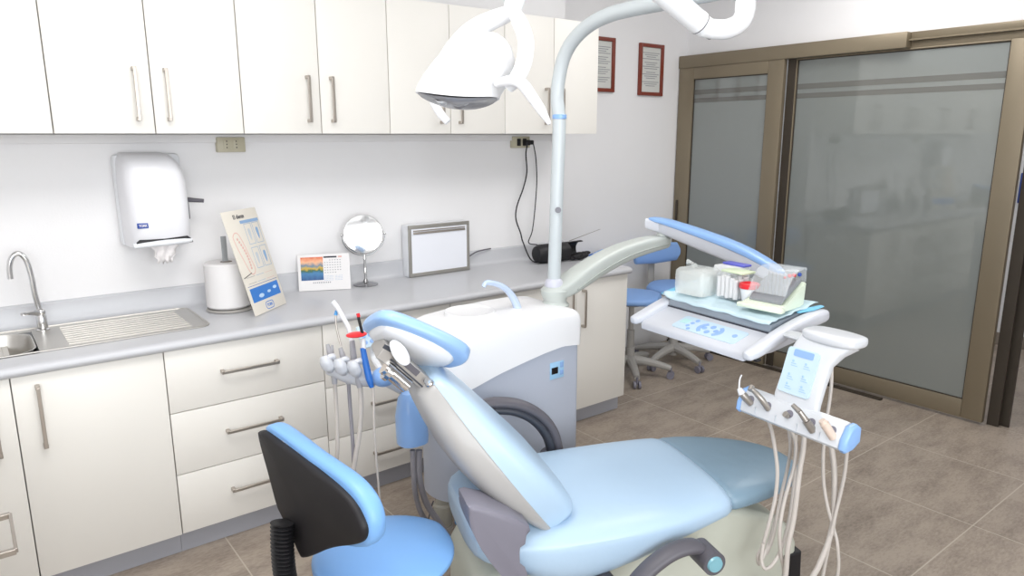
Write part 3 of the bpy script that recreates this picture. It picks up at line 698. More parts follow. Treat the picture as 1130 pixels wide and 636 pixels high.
# backrest: shield-shaped black panel with a blue cushion in front of it
def hy(pl): return [(0.084-h, z) for h, z in pl]
panel = hy([(-0.196, 0.822), (-0.184, 0.838), (-0.15, 0.843), (-0.03, 0.836), (0.10, 0.824), (0.20, 0.812), (0.262, 0.795), (0.300, 0.768), (0.317, 0.737), (0.305, 0.704), (0.27, 0.680), (0.20, 0.645), (0.142, 0.612), (0.08, 0.570), (0.022, 0.535), (0.0, 0.540), (-0.03, 0.57), (-0.09, 0.619), (-0.115, 0.645), (-0.152, 0.726)])
cush = hy([(-0.185, 0.835), (-0.17, 0.856), (-0.14, 0.862), (-0.03, 0.858), (0.10, 0.848), (0.21, 0.836), (0.278, 0.815), (0.318, 0.782), (0.332, 0.740), (0.320, 0.698), (0.28, 0.668), (0.20, 0.640), (0.13, 0.618), (0.05, 0.605), (-0.05, 0.61), (-0.11, 0.65), (-0.15, 0.73)])
def slab_yz(poly, prof):
    """loft of one outline, shrunk towards its centre at each (x, scale-inset) station"""
    c = sum((Vector(q) for q in poly), Vector((0, 0)))/len(poly); R_ = []
    for x, ins in prof:
        r = []
        for q in poly:
            v = Vector(q)-c; L = v.length; v = v*(max(L-ins, 0.001)/L); r.append((x+0.9*(abs(v.x)**2.2)*0.10, c.x+v.x, c.y+v.y))
        R_.append(r)
    return G().loft(R_)
XB = -0.205
obj('backrest_cushion', slab_yz(smooth_poly(cush), [(XB+0.000, 0.02), (XB+0.002, 0.006), (XB+0.012, 0.0), (XB+0.030, 0.0), (XB+0.044, 0.006), (XB+0.053, 0.018), (XB+0.058, 0.04), (XB+0.060, 0.10)]), sblue_m, st, smooth=70)
obj('back_shell', slab_yz(smooth_poly(panel), [(XB-0.018, 0.14), (XB-0.018, 0.012), (XB-0.015, 0.003), (XB-0.008, 0.0), (XB+0.004, 0.0), (XB+0.006, 0.01)]), blackp_m, st, smooth=50)
g = G(); pts = []
n = 26
for k in range(n*4+1):
    t_ = k/(n*4); p = Vector((-0.245 - 0.012*math.sin(t_*PI), 0.115-0.035*t_, 0.63-0.27*t_)); pts.append(p)
rad = [0.030+0.0045*math.cos(2*PI*k/4) for k in range(n*4+1)]
obj('bellows', G().tube(pts, rad, 16, 0, (0.85, 1.15)), black_m, st, smooth=60)
obj('seat_bracket', G().tube([(-0.245, 0.08, 0.365), (-0.15, 0.04, 0.375), (0.0, 0, 0.40)], 0.025, 10, 3, (0.5, 1.5)), black_m, st)
obj('column', G().lathe([(0.035, 0.06), (0.035, 0.2), (0.027, 0.205), (0.027, 0.36), (0.09, 0.40), (0.10, 0.432)]), black_m, st)
for k in range(5):
    a = math.radians(72*k+28); c, s = math.cos(a), math.sin(a)
    lg = obj('leg', G().tube([(0.02*c, 0.02*s, 0.11), (0.12*c, 0.12*s, 0.10), (0.21*c, 0.21*s, 0.075)], [0.026, 0.02, 0.014], 10, 3), black_m, st)
    obj('caster', G().tube([(0.21*c-s*0.02, 0.21*s+c*0.02, 0.026), (0.21*c+s*0.02, 0.21*s-c*0.02, 0.026)], 0.026, 16).cyl((0.21*c, 0.21*s, 0.03), (0.21*c, 0.21*s, 0.08), 0.008, n=8), black_m, lg)
# torn plastic film along the top of the shell
g = G(); rows = []
for j in range(3):
    rows.append([(XB+0.002-0.004*j+0.003*random.random()+0.09*abs(0.24-0.37*i/26)**2.2, 0.24-0.37*i/26, 0.845-0.045*(i/26)**1.6+0.007*random.random()-0.008*j) for i in range(27)])
g.loft(rows, cap=False, closed=False)
o = obj('film_scraps', g, clearbag_m, st, smooth=0); md = o.modifiers.new('s', 'SOLIDIFY'); md.thickness = 0.0012

# ------------------------------------------------------------------ dental chair
ch = thing('dental_chair', 'reclined light blue dental chair with dark grey armrests', 'dental chair', (1.15, -1.82, 0), math.radians(-20))
g = G().prism([(-0.28, 0.09), (-0.28, 0.30), (-0.24, 0.37), (-0.15, 0.41), (0.50, 0.465), (0.62, 0.455), (0.74, 0.405), (0.83, 0.345), (0.86, 0.28), (0.865, 0.09)], 'xz', -0.20, 0.20, 0.03, 4)
obj('base_cover', g, base_m, ch, smooth=40)
obj('base_plate', G().prism(rr(-0.30, 0.89, -0.23, 0.23, 0.06), 'xy', 0.0, 0.06, 0.006).prism([(0.80, 0.05), (0.80, 0.25), (0.875, 0.25), (0.885, 0.05)], 'xz', -0.205, 0.05, 0.01), black_m, ch, smooth=40)
obj('seat_rail', G().box((-0.16, -0.225, 0.39), (0.45, 0.225, 0.455), 0.015), base_m, ch)
# seat cushion
sc = []
for x, zc, w, tf, tb, yc in ((-0.29, 0.47, 0.10, 0.03, 0.03, 0), (-0.285, 0.475, 0.20, 0.05, 0.05, 0), (-0.24, 0.48, 0.265, 0.065, 0.06, 0), (-0.14, 0.485, 0.285, 0.06, 0.12, 0), (-0.06, 0.485, 0.297, 0.057, 0.18, 0), (0.05, 0.485, 0.305, 0.055, 0.185, 0), (0.2, 0.485, 0.305, 0.058, 0.145, 0), (0.33, 0.485, 0.298, 0.064, 0.09, 0), (0.44, 0.488, 0.28, 0.068, 0.055, 0), (0.53, 0.495, 0.262, 0.062, 0.045, 0), (0.56, 0.497, 0.255, 0.05, 0.035, 0)):
    sc.append(((x, yc, zc), (0, 0, 1), w, tf, tb))
obj('seat_cushion', G().pad(sc, 2.9), lblue_m, ch, sub=1)
lc = []
for x, zc, w, tf, tb, yc in ((0.53, 0.50, 0.25, 0.052, 0.035, 0), (0.55, 0.50, 0.253, 0.055, 0.04, 0), (0.65, 0.506, 0.236, 0.052, 0.04, -0.01), (0.75, 0.513, 0.20, 0.044, 0.034, -0.03), (0.83, 0.518, 0.155, 0.036, 0.028, -0.045), (0.885, 0.52, 0.10, 0.026, 0.02, -0.06), (0.905, 0.52, 0.04, 0.014, 0.012, -0.065)):
    lc.append(((x, yc, zc), (0, 0, 1), w, tf, tb))
obj('leg_rest', G().pad(lc, 2.9), leg_m, ch, sub=1)
# backrest
spn = [(-0.035, 0.485), (-0.055, 0.51), (-0.12, 0.59), (-0.20, 0.70), (-0.30, 0.84), (-0.36, 0.93), (-0.385, 0.965), (-0.395, 0.98)]
wid = [0.19, 0.235, 0.255, 0.25, 0.205, 0.155, 0.125, 0.09]
tf_ = [0.085, 0.112, 0.118, 0.100, 0.078, 0.056, 0.040, 0.022]
tb_ = [0.01, 0.02, 0.055, 0.095, 0.095, 0.075, 0.06, 0.04]
N3 = Vector((0.84, 0, 0.54))
bc = [((x, 0, z), N3, w-0.004, a, 0.012) for (x, z), w, a in zip(spn, wid, tf_)]
bs = [((x, 0, z), N3, w+0.002, min(b*0.3, 0.016), b) for (x, z), w, b in zip(spn, wid, tb_)]
obj('backrest_cushion', G().pad(bc, 5.0, n=56), lblue_m, ch, sub=1)
obj('backrest_shell', G().pad(bs, 3.6, n=56), shell_m, ch, sub=1)
# hinge covers
for s in (-1,):
    y0, y1 = (-0.318, -0.20)
    obj('hinge_cover', G().prism(smooth_poly([(-0.332, 0.655), (-0.318, 0.69), (-0.16, 0.60), (-0.185, 0.555), (-0.19, 0.51), (-0.18, 0.455), (-0.13, 0.375), (-0.17, 0.375), (-0.225, 0.44), (-0.285, 0.53), (-0.318, 0.60)], 3), 'xz', y0, y1, 0.012, 3), hinge_m, ch, smooth=50)
# armrests
def arm(pts, y, parent, capend, lean=0.0):
    P = [(x, y+lean*k/len(pts), z) for k, (x, z) in enumerate(pts)]
    a = obj('armrest', G().tube(P, [0.020]+[0.028]*(len(P)-2)+[0.026], 16, 5, (0.72, 1.15)), darkgrey_m, parent, smooth=60)
    return a
# far armrest arches over
pl = [(-0.135, 0.695), (-0.06, 0.700), (0.03, 0.682), (0.11, 0.635), (0.165, 0.565), (0.19, 0.48), (0.19, 0.43)]
al = arm(pl, 0.36, ch, False)
obj('inner_groove', G().tube([(x*0.94-0.012, 0.355, z-0.022) for x, z in pl[1:]], 0.022, 12, 5, (0.8, 1.3)), dgrey2_m, al, smooth=60)
obj('armrest_pivot', G().cyl((0.16, 0.25, 0.45), (0.16, 0.39, 0.45), 0.035), darkgrey_m, al)
pr2 = [(0.385, 0.438), (0.34, 0.468), (0.27, 0.465), (0.20, 0.43), (0.14, 0.375), (0.09, 0.31)]
ar = arm(pr2, -0.36, ch, True)
obj('end_ring', G().tube([(0.375, -0.33, 0.435), (0.375, -0.415, 0.435)], 0.036, 28), darkgrey_m, ar)
obj('end_cap', G().tube([(0.375, -0.412, 0.435), (0.375, -0.422, 0.435)], [0.026, 0.022], 28), mat('teal_cap', '#7fb4c2', 0.3, coat=0.5), ar)
obj('armrest_pivot', G().cyl((0.10, -0.24, 0.33), (0.10, -0.38, 0.33), 0.035), darkgrey_m, ar)
# headrest
hA, hB = Vector((-0.525, 0, 1.135)), Vector((-0.285, 0, 1.005)); hd_ = (hB-hA); hn = Vector((0.40, 0.44, 0.80)); hn = (hn - hd_.normalized()*hn.dot(hd_.normalized())).normalized(); hax = tuple(hn.cross(hd_).normalized())
def hst(ts, ws, tt, tb, off=0.0, drop=0.0):
    return [((hA+hd_*t)+hn*off, hn, w, a, b) for t, w, a, b in zip(ts, ws, tt, tb)]
ts = [-0.06, -0.03, 0.05, 0.25, 0.5, 0.75, 0.95, 1.03, 1.07]
obj('headrest_cushion', G().pad(hst(ts, [0.05, 0.085, 0.11, 0.125, 0.13, 0.128, 0.11, 0.085, 0.05], [0.012, 0.025, 0.035, 0.036, 0.034, 0.034, 0.032, 0.024, 0.01], [0.01, 0.015, 0.022, 0.024, 0.026, 0.028, 0.03, 0.03, 0.02]), 2.8, axis=hax), hblue_m, ch, sub=1)
ts2 = [0.02, 0.06, 0.2, 0.45, 0.7, 0.88, 0.94]
obj('headrest_shell', G().pad(hst(ts2, [0.04, 0.075, 0.100, 0.108, 0.106, 0.08, 0.045], [0.005]*7, [0.012, 0.025, 0.036, 0.044, 0.046, 0.036, 0.02], -0.012), 2.8, axis=hax), hwhite_m, ch, sub=1)
# headrest bracket: tilting block, lever and slotted slide bar
def obar(A, B, hw, ht, ax=Vector((0, 1, 0))):
    A, B = Vector(A), Vector(B); d = (B-A).normalized(); n = d.cross(ax).normalized()
    return G().loft([[c + ax*hw*a + n*ht*b for a, b in ((-1, -1), (1, -1), (1, 1), (-1, 1))] for c in (A, B)])
silver_m = mat('bracket_silver', '#b9b6b2', 0.3, metal=0.7)
br_ = obj('headrest_bracket', obar((-0.5195, -0.0400, 1.0757), (-0.4722, -0.0400, 1.0362), 0.06, 0.024), silver_m, ch, bev=0.003)
obj('bracket_slot', obar((-0.5124, -0.1030, 1.0903), (-0.4906, -0.1030, 1.0752), 0.002, 0.006), dgrey2_m, br_)
obj('slide_bar', obar((-0.4887, -0.0700, 1.0602), (-0.3704, -0.0700, 0.9365), 0.03, 0.019), silver_m, br_, bev=0.002)
obj('slide_slot', obar((-0.4543, -0.1030, 1.0349), (-0.4196, -0.1030, 0.9994), 0.002, 0.009), darkgrey_m, br_)
obj('slide_edge', obar((-0.4940, -0.1030, 1.0495), (-0.3877, -0.1030, 0.9391), 0.002, 0.0022), dgrey2_m, br_)
obj('clamp_drum', G().tube([(-0.5119, -0.1000, 1.0294), (-0.4509, -0.1000, 0.9670)], 0.022, 20, 0, (1, 1)).tube([(-0.5073, -0.1000, 1.0184), (-0.4976, -0.1000, 1.0094)], 0.027, 20), chrome_m, br_)
obj('lock_knob', G().ball((-0.3883, -0.1100, 0.9687), 0.014).ball((-0.3790, -0.1000, 0.9452), 0.017).tube([(-0.4002, -0.1200, 0.9841), (-0.3695, -0.0900, 0.9269)], 0.009, 12), chrome_m, br_)
obj('lever', G().pad([((-0.4920, -0.1200, 1.1061), (0.3, -0.6, -0.7), 0.008, 0.006, 0.006), ((-0.4826, -0.1200, 1.0923), (0.3, -0.6, -0.7), 0.018, 0.010, 0.010), ((-0.4709, -0.1200, 1.0705), (0.3, -0.6, -0.7), 0.024, 0.013, 0.013), ((-0.4592, -0.1200, 1.0485), (0.3, -0.6, -0.7), 0.019, 0.010, 0.010), ((-0.4520, -0.1200, 1.0373), (0.3, -0.6, -0.7), 0.008, 0.006, 0.006)], 2.4, axis=(0.87, 0.2, 0.3)), hwhite_m, br_, sub=2)

# ------------------------------------------------------------------ cuspidor unit
cu = thing('cuspidor_unit', 'white-topped grey cuspidor cabinet standing behind the dental chair', 'dental unit', (1.4, -1.16, 0))
basin_m = mat('basin_white', '#f4f4f6', 0.3, coat=0.3)
def zi(tab, x):
    for (a, za), (b, zb) in zip(tab, tab[1:]):
        if a <= x <= b: return za + (zb-za)*(x-a)/(b-a)
    return tab[0][1] if x < tab[0][0] else tab[-1][1]
seam = [(0.95, 0.675), (1.12, 0.70), (1.22, 0.722), (1.33, 0.750), (1.45, 0.772), (1.56, 0.790), (1.66, 0.801), (1.77, 0.790)]
topz = [(0.95, 0.80), (0.98, 0.85), (1.02, 0.89), (1.08, 0.922), (1.20, 0.946), (1.35, 0.958), (1.5, 0.962), (1.64, 0.960), (1.73, 0.950), (1.77, 0.93)]
def shell_loft(x0, xr, x1, hd, yc, zlo, zhi, bevt, n=44):
    R_ = []
    xs = [x0+(xr-x0)*(1-math.cos(PI/2*k/14)) for k in range(15)] + [xr+(x1-xr)*k/24 for k in range(1, 25)]
    xs = xs[:-1] + [x1-0.012, x1-0.004, x1]
    for x in xs:
        u = min(max((xr-x)/(xr-x0), 0), 1); h = hd*max(math.sqrt(max(1-u*u, 0)), 0.04)
        e = 0.010 if x == x1 else (0.003 if x > x1-0.005 else 0)
        h -= e; a, b = zlo(x)+e, zhi(x)-e; bt_ = min(bevt, h*0.8)
        pts = [(x, yc-h, a), (x, yc-h, (a+b)/2), (x, yc-h, b-bt_)]
        pts += [(x, yc-h+bt_*(1-math.cos(PI/2*k/5)), b-bt_+bt_*math.sin(PI/2*k/5)) for k in range(1, 6)]
        pts += [(x, yc+h-bt_*(1-math.cos(PI/2*k/5)), b-bt_+bt_*math.sin(PI/2*k/5)) for k in range(5, 0, -1)]
        pts += [(x, yc+h, b-bt_), (x, yc+h, a)]
        R_.append(pts)
    return G().loft(R_)
obj('body', shell_loft(1.11, 1.27, 1.757, 0.165, -1.165, lambda x: 0.24 if x < 1.42 else 0.03, lambda x: zi(seam, x), 0.003), body_m, cu, world=True, smooth=40)
bt = obj('basin_top', shell_loft(1.0, 1.20, 1.763, 0.178, -1.162, lambda x: zi(seam, x)+0.002, lambda x: zi(topz, x), 0.035), basin_m, cu, world=True, smooth=60)
obj('cap_button', G().tube([(1.1949, -1.3250, 0.8739), (1.1585, -1.3550, 0.8879)], [0.014, 0.011], 16), hwhite_m, bt, world=True)
obj('rinse_bowl', G().lathe([(0.0001, 0.9585), (0.06, 0.9585), (0.088, 0.960), (0.098, 0.9655), (0.104, 0.964), (0.106, 0.94)], (1.34, -1.13, 0.0), 48), basin_m, cu, world=True)
obj('water_spout', G().tube([(1.5360, -1.2000, 0.9047), (1.5312, -1.2000, 0.9519), (1.5123, -1.2000, 0.9969), (1.4797, -1.2000, 1.0393), (1.4339, -1.2000, 1.0697), (1.3757, -1.2000, 1.0864), (1.3578, -1.2000, 1.0704)], [0.022, 0.018, 0.016, 0.014, 0.012, 0.011, 0.008], 14, 5), mat('spout_pale_blue', '#c3d3ec', 0.2, coat=0.5), cu, world=True)
ds_ = obj('display', G().box((1.597, -1.333, 0.668), (1.672, -1.328, 0.74), 0.001), mat('display_film_blue', '#a3cdec', 0.3), cu, world=True)
obj('screen', G().box((1.604, -1.3345, 0.69), (1.638, -1.3325, 0.718)), mat('display_black', '#101012', 0.2), ds_, world=True, smooth=0)
obj('buttons', G().box((1.65, -1.3342, 0.712), (1.668, -1.3325, 0.735), 0.001).box((1.65, -1.3342, 0.68), (1.668, -1.3325, 0.70), 0.001), btn_m, ds_, world=True)
# chrome seam ring where the arm column leaves the top
obj('column_collar', G().lathe([(0.062, 0.955), (0.062, 0.962), (0.052, 0.972), (0.048, 0.985)], (1.735, -1.20, -0.015), 32), arm_m, cu, world=True)
# separator jar below
sp = obj('separator_jar', G().lathe([(0.0001, 0.115), (0.034, 0.115), (0.038, 0.12), (0.038, 0.205), (0.03, 0.213), (0.03, 0.245)], (1.145, -1.20, 0), 28), amber_m, cu, world=True)
obj('jar_base', G().lathe([(0.0001, 0.100), (0.04, 0.100), (0.041, 0.116), (0.0001, 0.118)], (1.145, -1.20, 0), 28), hose_m, sp, world=True)
obj('blue_tube', G().tube([(1.20, -1.23, 0.215), (1.185, -1.25, 0.19), (1.175, -1.25, 0.14), (1.19, -1.25, 0.115)], 0.006, 8, 5), tipblue_m, cu, world=True)
# blue hood with waste hoses
obj('hose_hood', G().pad([((0.93, -1.33, 0.765), (0, -1, 0), 0.02, 0.02, 0.02), ((0.935, -1.33, 0.745), (0, -1, 0), 0.035, 0.035, 0.04), ((0.94, -1.33, 0.68), (0, -1, 0), 0.052, 0.05, 0.05), ((0.945, -1.33, 0.60), (0, -1, 0), 0.056, 0.05, 0.05), ((0.945, -1.33, 0.575), (0, -1, 0), 0.054, 0.048, 0.05)], 2.6, axis=(1, 0, 0)), blue_m, cu, world=True)
obj('hood_arm', G().tube([(0.94, -1.32, 0.70), (1.0, -1.26, 0.72), (1.08, -1.2, 0.70)], 0.04, 14, 3), hwhite_m, cu, world=True)
for pts, rr_, mm in (([(0.9324, -1.3500, 0.5543), (0.9333, -1.3500, 0.4733), (0.9520, -1.3300, 0.3516), (1.0087, -1.3000, 0.2259), (1.2, -1.15, 0.02)], 0.010, hose2_m),
                     ([(0.9584, -1.3500, 0.5469), (0.9550, -1.3500, 0.4488), (0.9936, -1.3300, 0.3192), (1.0502, -1.3300, 0.2134), (1.1089, -1.3300, 0.0875), (1.1097, -1.3500, -0.0402), (1.06, -1.4, 0.012)], 0.012, hose2_m)):
    obj('waste_hose', G().tube(pts, rr_, 10, 6), mm, cu, world=True)
obj('inner_cable', G().tube([(1.0910, -1.2200, 0.2464), (1.0775, -1.2200, 0.2158), (1.0636, -1.2200, 0.1697)], 0.003, 6, 3), darkgrey_m, cu, world=True)

# ------------------------------------------------------------------ assistant instrument holder
ah = thing('assistant_hose_holder', 'grey hook-shaped holder arm left of the headrest carrying suction hoses', 'instrument holder', (0.78, -1.28, 0.5))
hk = [(0.6804, -1.2330, 0.8818), (0.7039, -1.2529, 0.8757), (0.7335, -1.2800, 0.8606), (0.7687, -1.3099, 0.8514), (0.8044, -1.3393, 0.8453)]
obj('hook_bar', G().tube(hk, [0.020, 0.026, 0.028, 0.030, 0.026], 14, 4), mat('holder_grey', '#cdd0d6', 0.35, coat=0.3), ah, world=True)
for k, q in enumerate(((0.6575, -1.2830, 0.9186), (0.6919, -1.3121, 0.9097), (0.7266, -1.3408, 0.9037))):
    Q = Vector(q)
    obj('hook', G().tube([Q+Vector((-0.008, 0, 0.026)), Q+Vector((-0.004, -0.004, 0.008)), Q+Vector((0.004, -0.004, -0.012)), Q+Vector((0.010, 0, -0.030))], [0.011, 0.020, 0.021, 0.010], 16, 4, (1, 1.3)).tube([Q+Vector((0.0, -0.005, 0.018)), Q+Vector((0.018, -0.012, 0.024)), Q+Vector((0.024, -0.012, 0.012))], [0.009, 0.010, 0.006], 10, 3), MATS['holder_grey'], ah, world=True, smooth=60)
obj('joint_ball', G().ball((0.8275, -1.3549, 0.8543), 0.038, (1.15, 1, 0.9)), blue_m, ah, world=True)
obj('joint_plate', G().tube([(0.8423, -1.3865, 0.8758), (0.8709, -1.4193, 0.8368)], [0.034, 0.034], 16, 0, (0.5, 1.0)), chrome_m, ah, world=True)
obj('link_arm', G().tube([(0.8452, -1.3333, 0.8413), (0.9246, -1.2814, 0.7827), (1.0214, -1.2066, 0.7149), (1.10, -1.24, 0.74)], 0.028, 12, 4), hwhite_m, ah, world=True)
# keypad
kp = thing('assistant_keypad', 'small pale blue keypad plate behind the red curing light shield', 'keypad', (0.8902, -1.1463, 0.9439))
KM = frame_M(Vector((0.8906, -1.1457, 0.9471)), (0.93, -0.1, 0.12), (-0.1, 0.5, 0.9))
KI = Matrix.Translation(Vector((0.8906, -1.1457, 0.9471))).inverted()
obj('plate', G().box((-0.045, -0.045, -0.008), (0.04, 0.04, 0.0), 0.012, 3), panel_m, kp, M=Matrix.Translation(-Vector((0.8902, -1.1463, 0.9439))) @ KM)
g = G()
for i in range(3):
    for j in range(3): g.tube([(-0.028+0.022*i, -0.025+0.024*j, 0), (-0.028+0.022*i, -0.025+0.024*j, 0.003)], 0.007, 12)
obj('keys', g, btn_m, kp, M=Matrix.Translation(-Vector((0.8902, -1.1463, 0.9439))) @ KM)
obj('stalk', G().tube([(0.9016, -1.1360, 0.9188), (0.8960, -1.1484, 0.8569), (0.8661, -1.2868, 0.8341)], 0.012, 10, 4), hwhite_m, kp, world=True)

def held(name, label, cat, group=None): return thing(name, label, cat, (0.78, -1.28, 0.0), 0, group)
a1 = held('saliva_ejector', 'white curved saliva ejector tube standing in the assistant holder', 'suction tool')
obj('tube', G().tube([(0.7165, -1.2256, 1.1093), (0.7242, -1.2356, 1.0943), (0.7363, -1.2547, 1.0584), (0.7476, -1.2749, 1.0165), (0.7485, -1.2885, 0.9687)], 0.008, 10, 5), hwhite_m, a1, world=True)
obj('grip', G().tube([(0.7501, -1.2865, 0.9806), (0.7474, -1.2997, 0.9239), (0.7479, -1.3138, 0.8730), (0.7512, -1.3293, 0.8252)], [0.009, 0.011, 0.012, 0.010], 12, 3), mat('grip_grey', '#a9a8ad', 0.4), a1, world=True)
obj('hose', G().tube([(0.7524, -1.3278, 0.8342), (0.7449, -1.3421, 0.7595), (0.7282, -1.3533, 0.6698), (0.7086, -1.3583, 0.5952), (0.6973, -1.3503, 0.4960), (0.7374, -1.3260, 0.3176), (1.0, -1.30, 0.03)], 0.0085, 10, 6), hose_m, a1, world=True)
a2 = held('air_water_syringe', 'thin metal suction handle with a sky blue tip in the assistant holder', 'syringe')
obj('nozzle', G().tube([(0.7266, -1.2194, 1.0655), (0.7227, -1.2293, 1.0173), (0.7268, -1.2488, 0.9570)], 0.0035, 8, 4), titan_m, a2, world=True)
obj('blue_tip', G().tube([(0.7258, -1.2204, 1.0595), (0.7303, -1.2197, 1.0746)], [0.0065, 0.005], 8), tipblue_m, a2, world=True)
obj('grip', G().tube([(0.7236, -1.2479, 0.9510), (0.7269, -1.2586, 0.9209), (0.7286, -1.2713, 0.8787), (0.7295, -1.2851, 0.8304)], [0.007, 0.010, 0.011, 0.008], 12, 3), MATS['grip_grey'], a2, world=True)
obj('hose', G().tube([(0.7311, -1.2831, 0.8425), (0.7240, -1.3019, 0.7521), (0.7153, -1.3277, 0.6316), (0.7061, -1.3491, 0.5261), (0.7353, -1.3286, 0.3021), (1.04, -1.28, 0.03)], 0.0065, 10, 6), hose2_m, a2, world=True)
a3 = held('suction_handpiece', 'grey forked suction handpiece at the left end of the assistant holder', 'suction tool')
obj('fork', G().tube([(0.6912, -1.2194, 0.9632), (0.6928, -1.2272, 0.9390), (0.6937, -1.2360, 0.9089)], [0.006, 0.009, 0.011], 10, 2).tube([(0.7029, -1.2294, 0.9601), (0.6993, -1.2339, 0.9330), (0.6937, -1.2360, 0.9089)], [0.004, 0.007, 0.008], 10, 2).tube([(0.6945, -1.2350, 0.9149), (0.6954, -1.2487, 0.8667), (0.6930, -1.2567, 0.8305)], [0.012, 0.011, 0.009], 12, 2), MATS['grip_grey'], a3, world=True)
obj('hose', G().tube([(0.6946, -1.2547, 0.8426), (0.6855, -1.2760, 0.7371), (0.6720, -1.2980, 0.6166), (0.6642, -1.2854, 0.4970), (0.6705, -1.2823, 0.2867), (1.0, -1.25, 0.03)], 0.007, 10, 6), hose_m, a3, world=True)
a4 = held('curing_light', 'blue curing light wand with a red oval shield and black tip', 'curing light')
obj('body', G().tube([(0.7589, -1.3485, 0.9683), (0.7598, -1.3619, 0.9212), (0.7623, -1.3781, 0.8683), (0.7655, -1.3885, 0.8389)], [0.009, 0.011, 0.012, 0.007], 14, 3), royal_m, a4, world=True)
obj('collar', G().tube([(0.7628, -1.3436, 0.9976), (0.7609, -1.3508, 0.9653)], 0.008, 12), hwhite_m, a4, world=True)
obj('light_guide', G().tube([(0.7603, -1.3226, 1.0682), (0.7619, -1.3302, 1.0447), (0.7644, -1.3416, 1.0094)], 0.005, 10, 2), black_m, a4, world=True)
obj('guide_tip', G().tube([(0.7607, -1.3197, 1.0799), (0.7615, -1.3235, 1.0682)], 0.006, 10), red_m, a4, world=True)
obj('shield', G().ball((0.7480, -1.3285, 1.0109), 0.036, (1.0, 0.8, 0.22), 12), red_m, a4, world=True)
obj('hose', G().tube([(0.7678, -1.3903, 0.8389), (0.7655, -1.3981, 0.8037), (0.7523, -1.4195, 0.6861), (0.7522, -1.4277, 0.5594), (0.7634, -1.4156, 0.4446), (0.7894, -1.3833, 0.2552), (1.0, -1.4, 0.02)], [0.007, 0.004, 0.004, 0.004, 0.004, 0.004, 0.004], 8, 6), hose_m, a4, world=True)

# ------------------------------------------------------------------ lamp pole, swing arm
PX, PY = 1.728, -1.20
ol = thing('operating_lamp', 'white operating lamp hanging over the headrest from a tall curved pole', 'operating lamp', (PX, PY, 0.97))
obj('pole', G().tube([(1.728, -1.2, 1.03), (1.74, -1.2, 1.45), (1.748, -1.2, 1.70), (1.7520, -1.1814, 1.8069), (1.7550, -1.1878, 1.8851), (1.7580, -1.2131, 1.9641), (1.7600, -1.2631, 2.0215), (1.7600, -1.3440, 2.0665), (1.7600, -1.4405, 2.0907), (1.7600, -1.5454, 2.0993), (1.7600, -1.7494, 2.1017), (1.7600, -1.9159, 2.1031), (1.76, -2.045, 2.105)], 0.0275, 24, 6), pole_m, ol, world=True)
obj('pole_socket', G().lathe([(0.038, 1.01), (0.038, 1.045), (0.033, 1.055), (0.0275, 1.06)], (1.728, -1.2, 0), 28), mat('socket_lilac_grey', '#cfd0dc', 0.35), ol, world=True)
obj('blue_ring', G().lathe([(0.0275, 1.722), (0.0295, 1.724), (0.0295, 1.738), (0.0275, 1.74)], (1.749, -1.2, 0), 28), blue_m, ol, world=True)
obj('pole_cap', G().tube([(1.7243, -1.2260, 1.3532), (1.7190, -1.2320, 1.3540)], 0.0125, 20), ink_m, ol, world=True)
obj('pivot', G().cyl((1.76, -2.045, 2.15), (1.76, -2.045, 2.03), 0.031), lampwhite_m, ol, world=True)
obj('pivot_seam', G().cyl((1.76, -2.045, 2.066), (1.76, -2.045, 2.063), 0.0325), darkgrey_m, ol, world=True)
obj('elbow', G().tube([(1.76, -2.045, 2.06), (1.76, -2.043, 2.02), (1.757, -2.025, 1.995), (1.745, -1.99, 1.982), (1.73, -1.955, 1.985), (1.715, -1.93, 1.992)], 0.030, 22, 5), lampwhite_m, ol, world=True)
obj('elbow_bolt', G().tube([(1.7418, -1.9548, 1.9867), (1.7112, -1.9777, 1.9816)], 0.016, 16), lampwhite_m, ol, world=True)
J = Vector((1.715, -1.93, 1.992)); E_ = Vector((1.02, -1.80, 2.36))
obj('spring_arm', G().tube([J, J+(E_-J)*0.03, J+(E_-J)*0.031, E_], [0.0335, 0.0335, 0.0365, 0.0365], 24), lampwhite_m, ol, world=True)
obj('cuff_seam', G().tube([J+(E_-J)*0.028, J+(E_-J)*0.032], 0.0368, 24), darkgrey_m, ol, world=True)
obj('arm_screw', G().ball(tuple(J+Vector((0.015, -0.008, -0.024))), 0.013), chrome_m, ol, world=True)
stem_top = Vector((1.0901, -1.7871, 2.1694)); 
obj('drop_stem', G().tube([E_, E_+Vector((-0.03, 0, -0.01)), (1.0865, -1.7876, 2.1571), (1.0636, -1.7963, 2.0591), (1.0443, -1.7964, 2.0027), (1.0331, -1.7944, 1.9782)], [0.032, 0.032, 0.028, 0.028, 0.026, 0.022], 18, 4), lampwhite_m, ol, world=True)
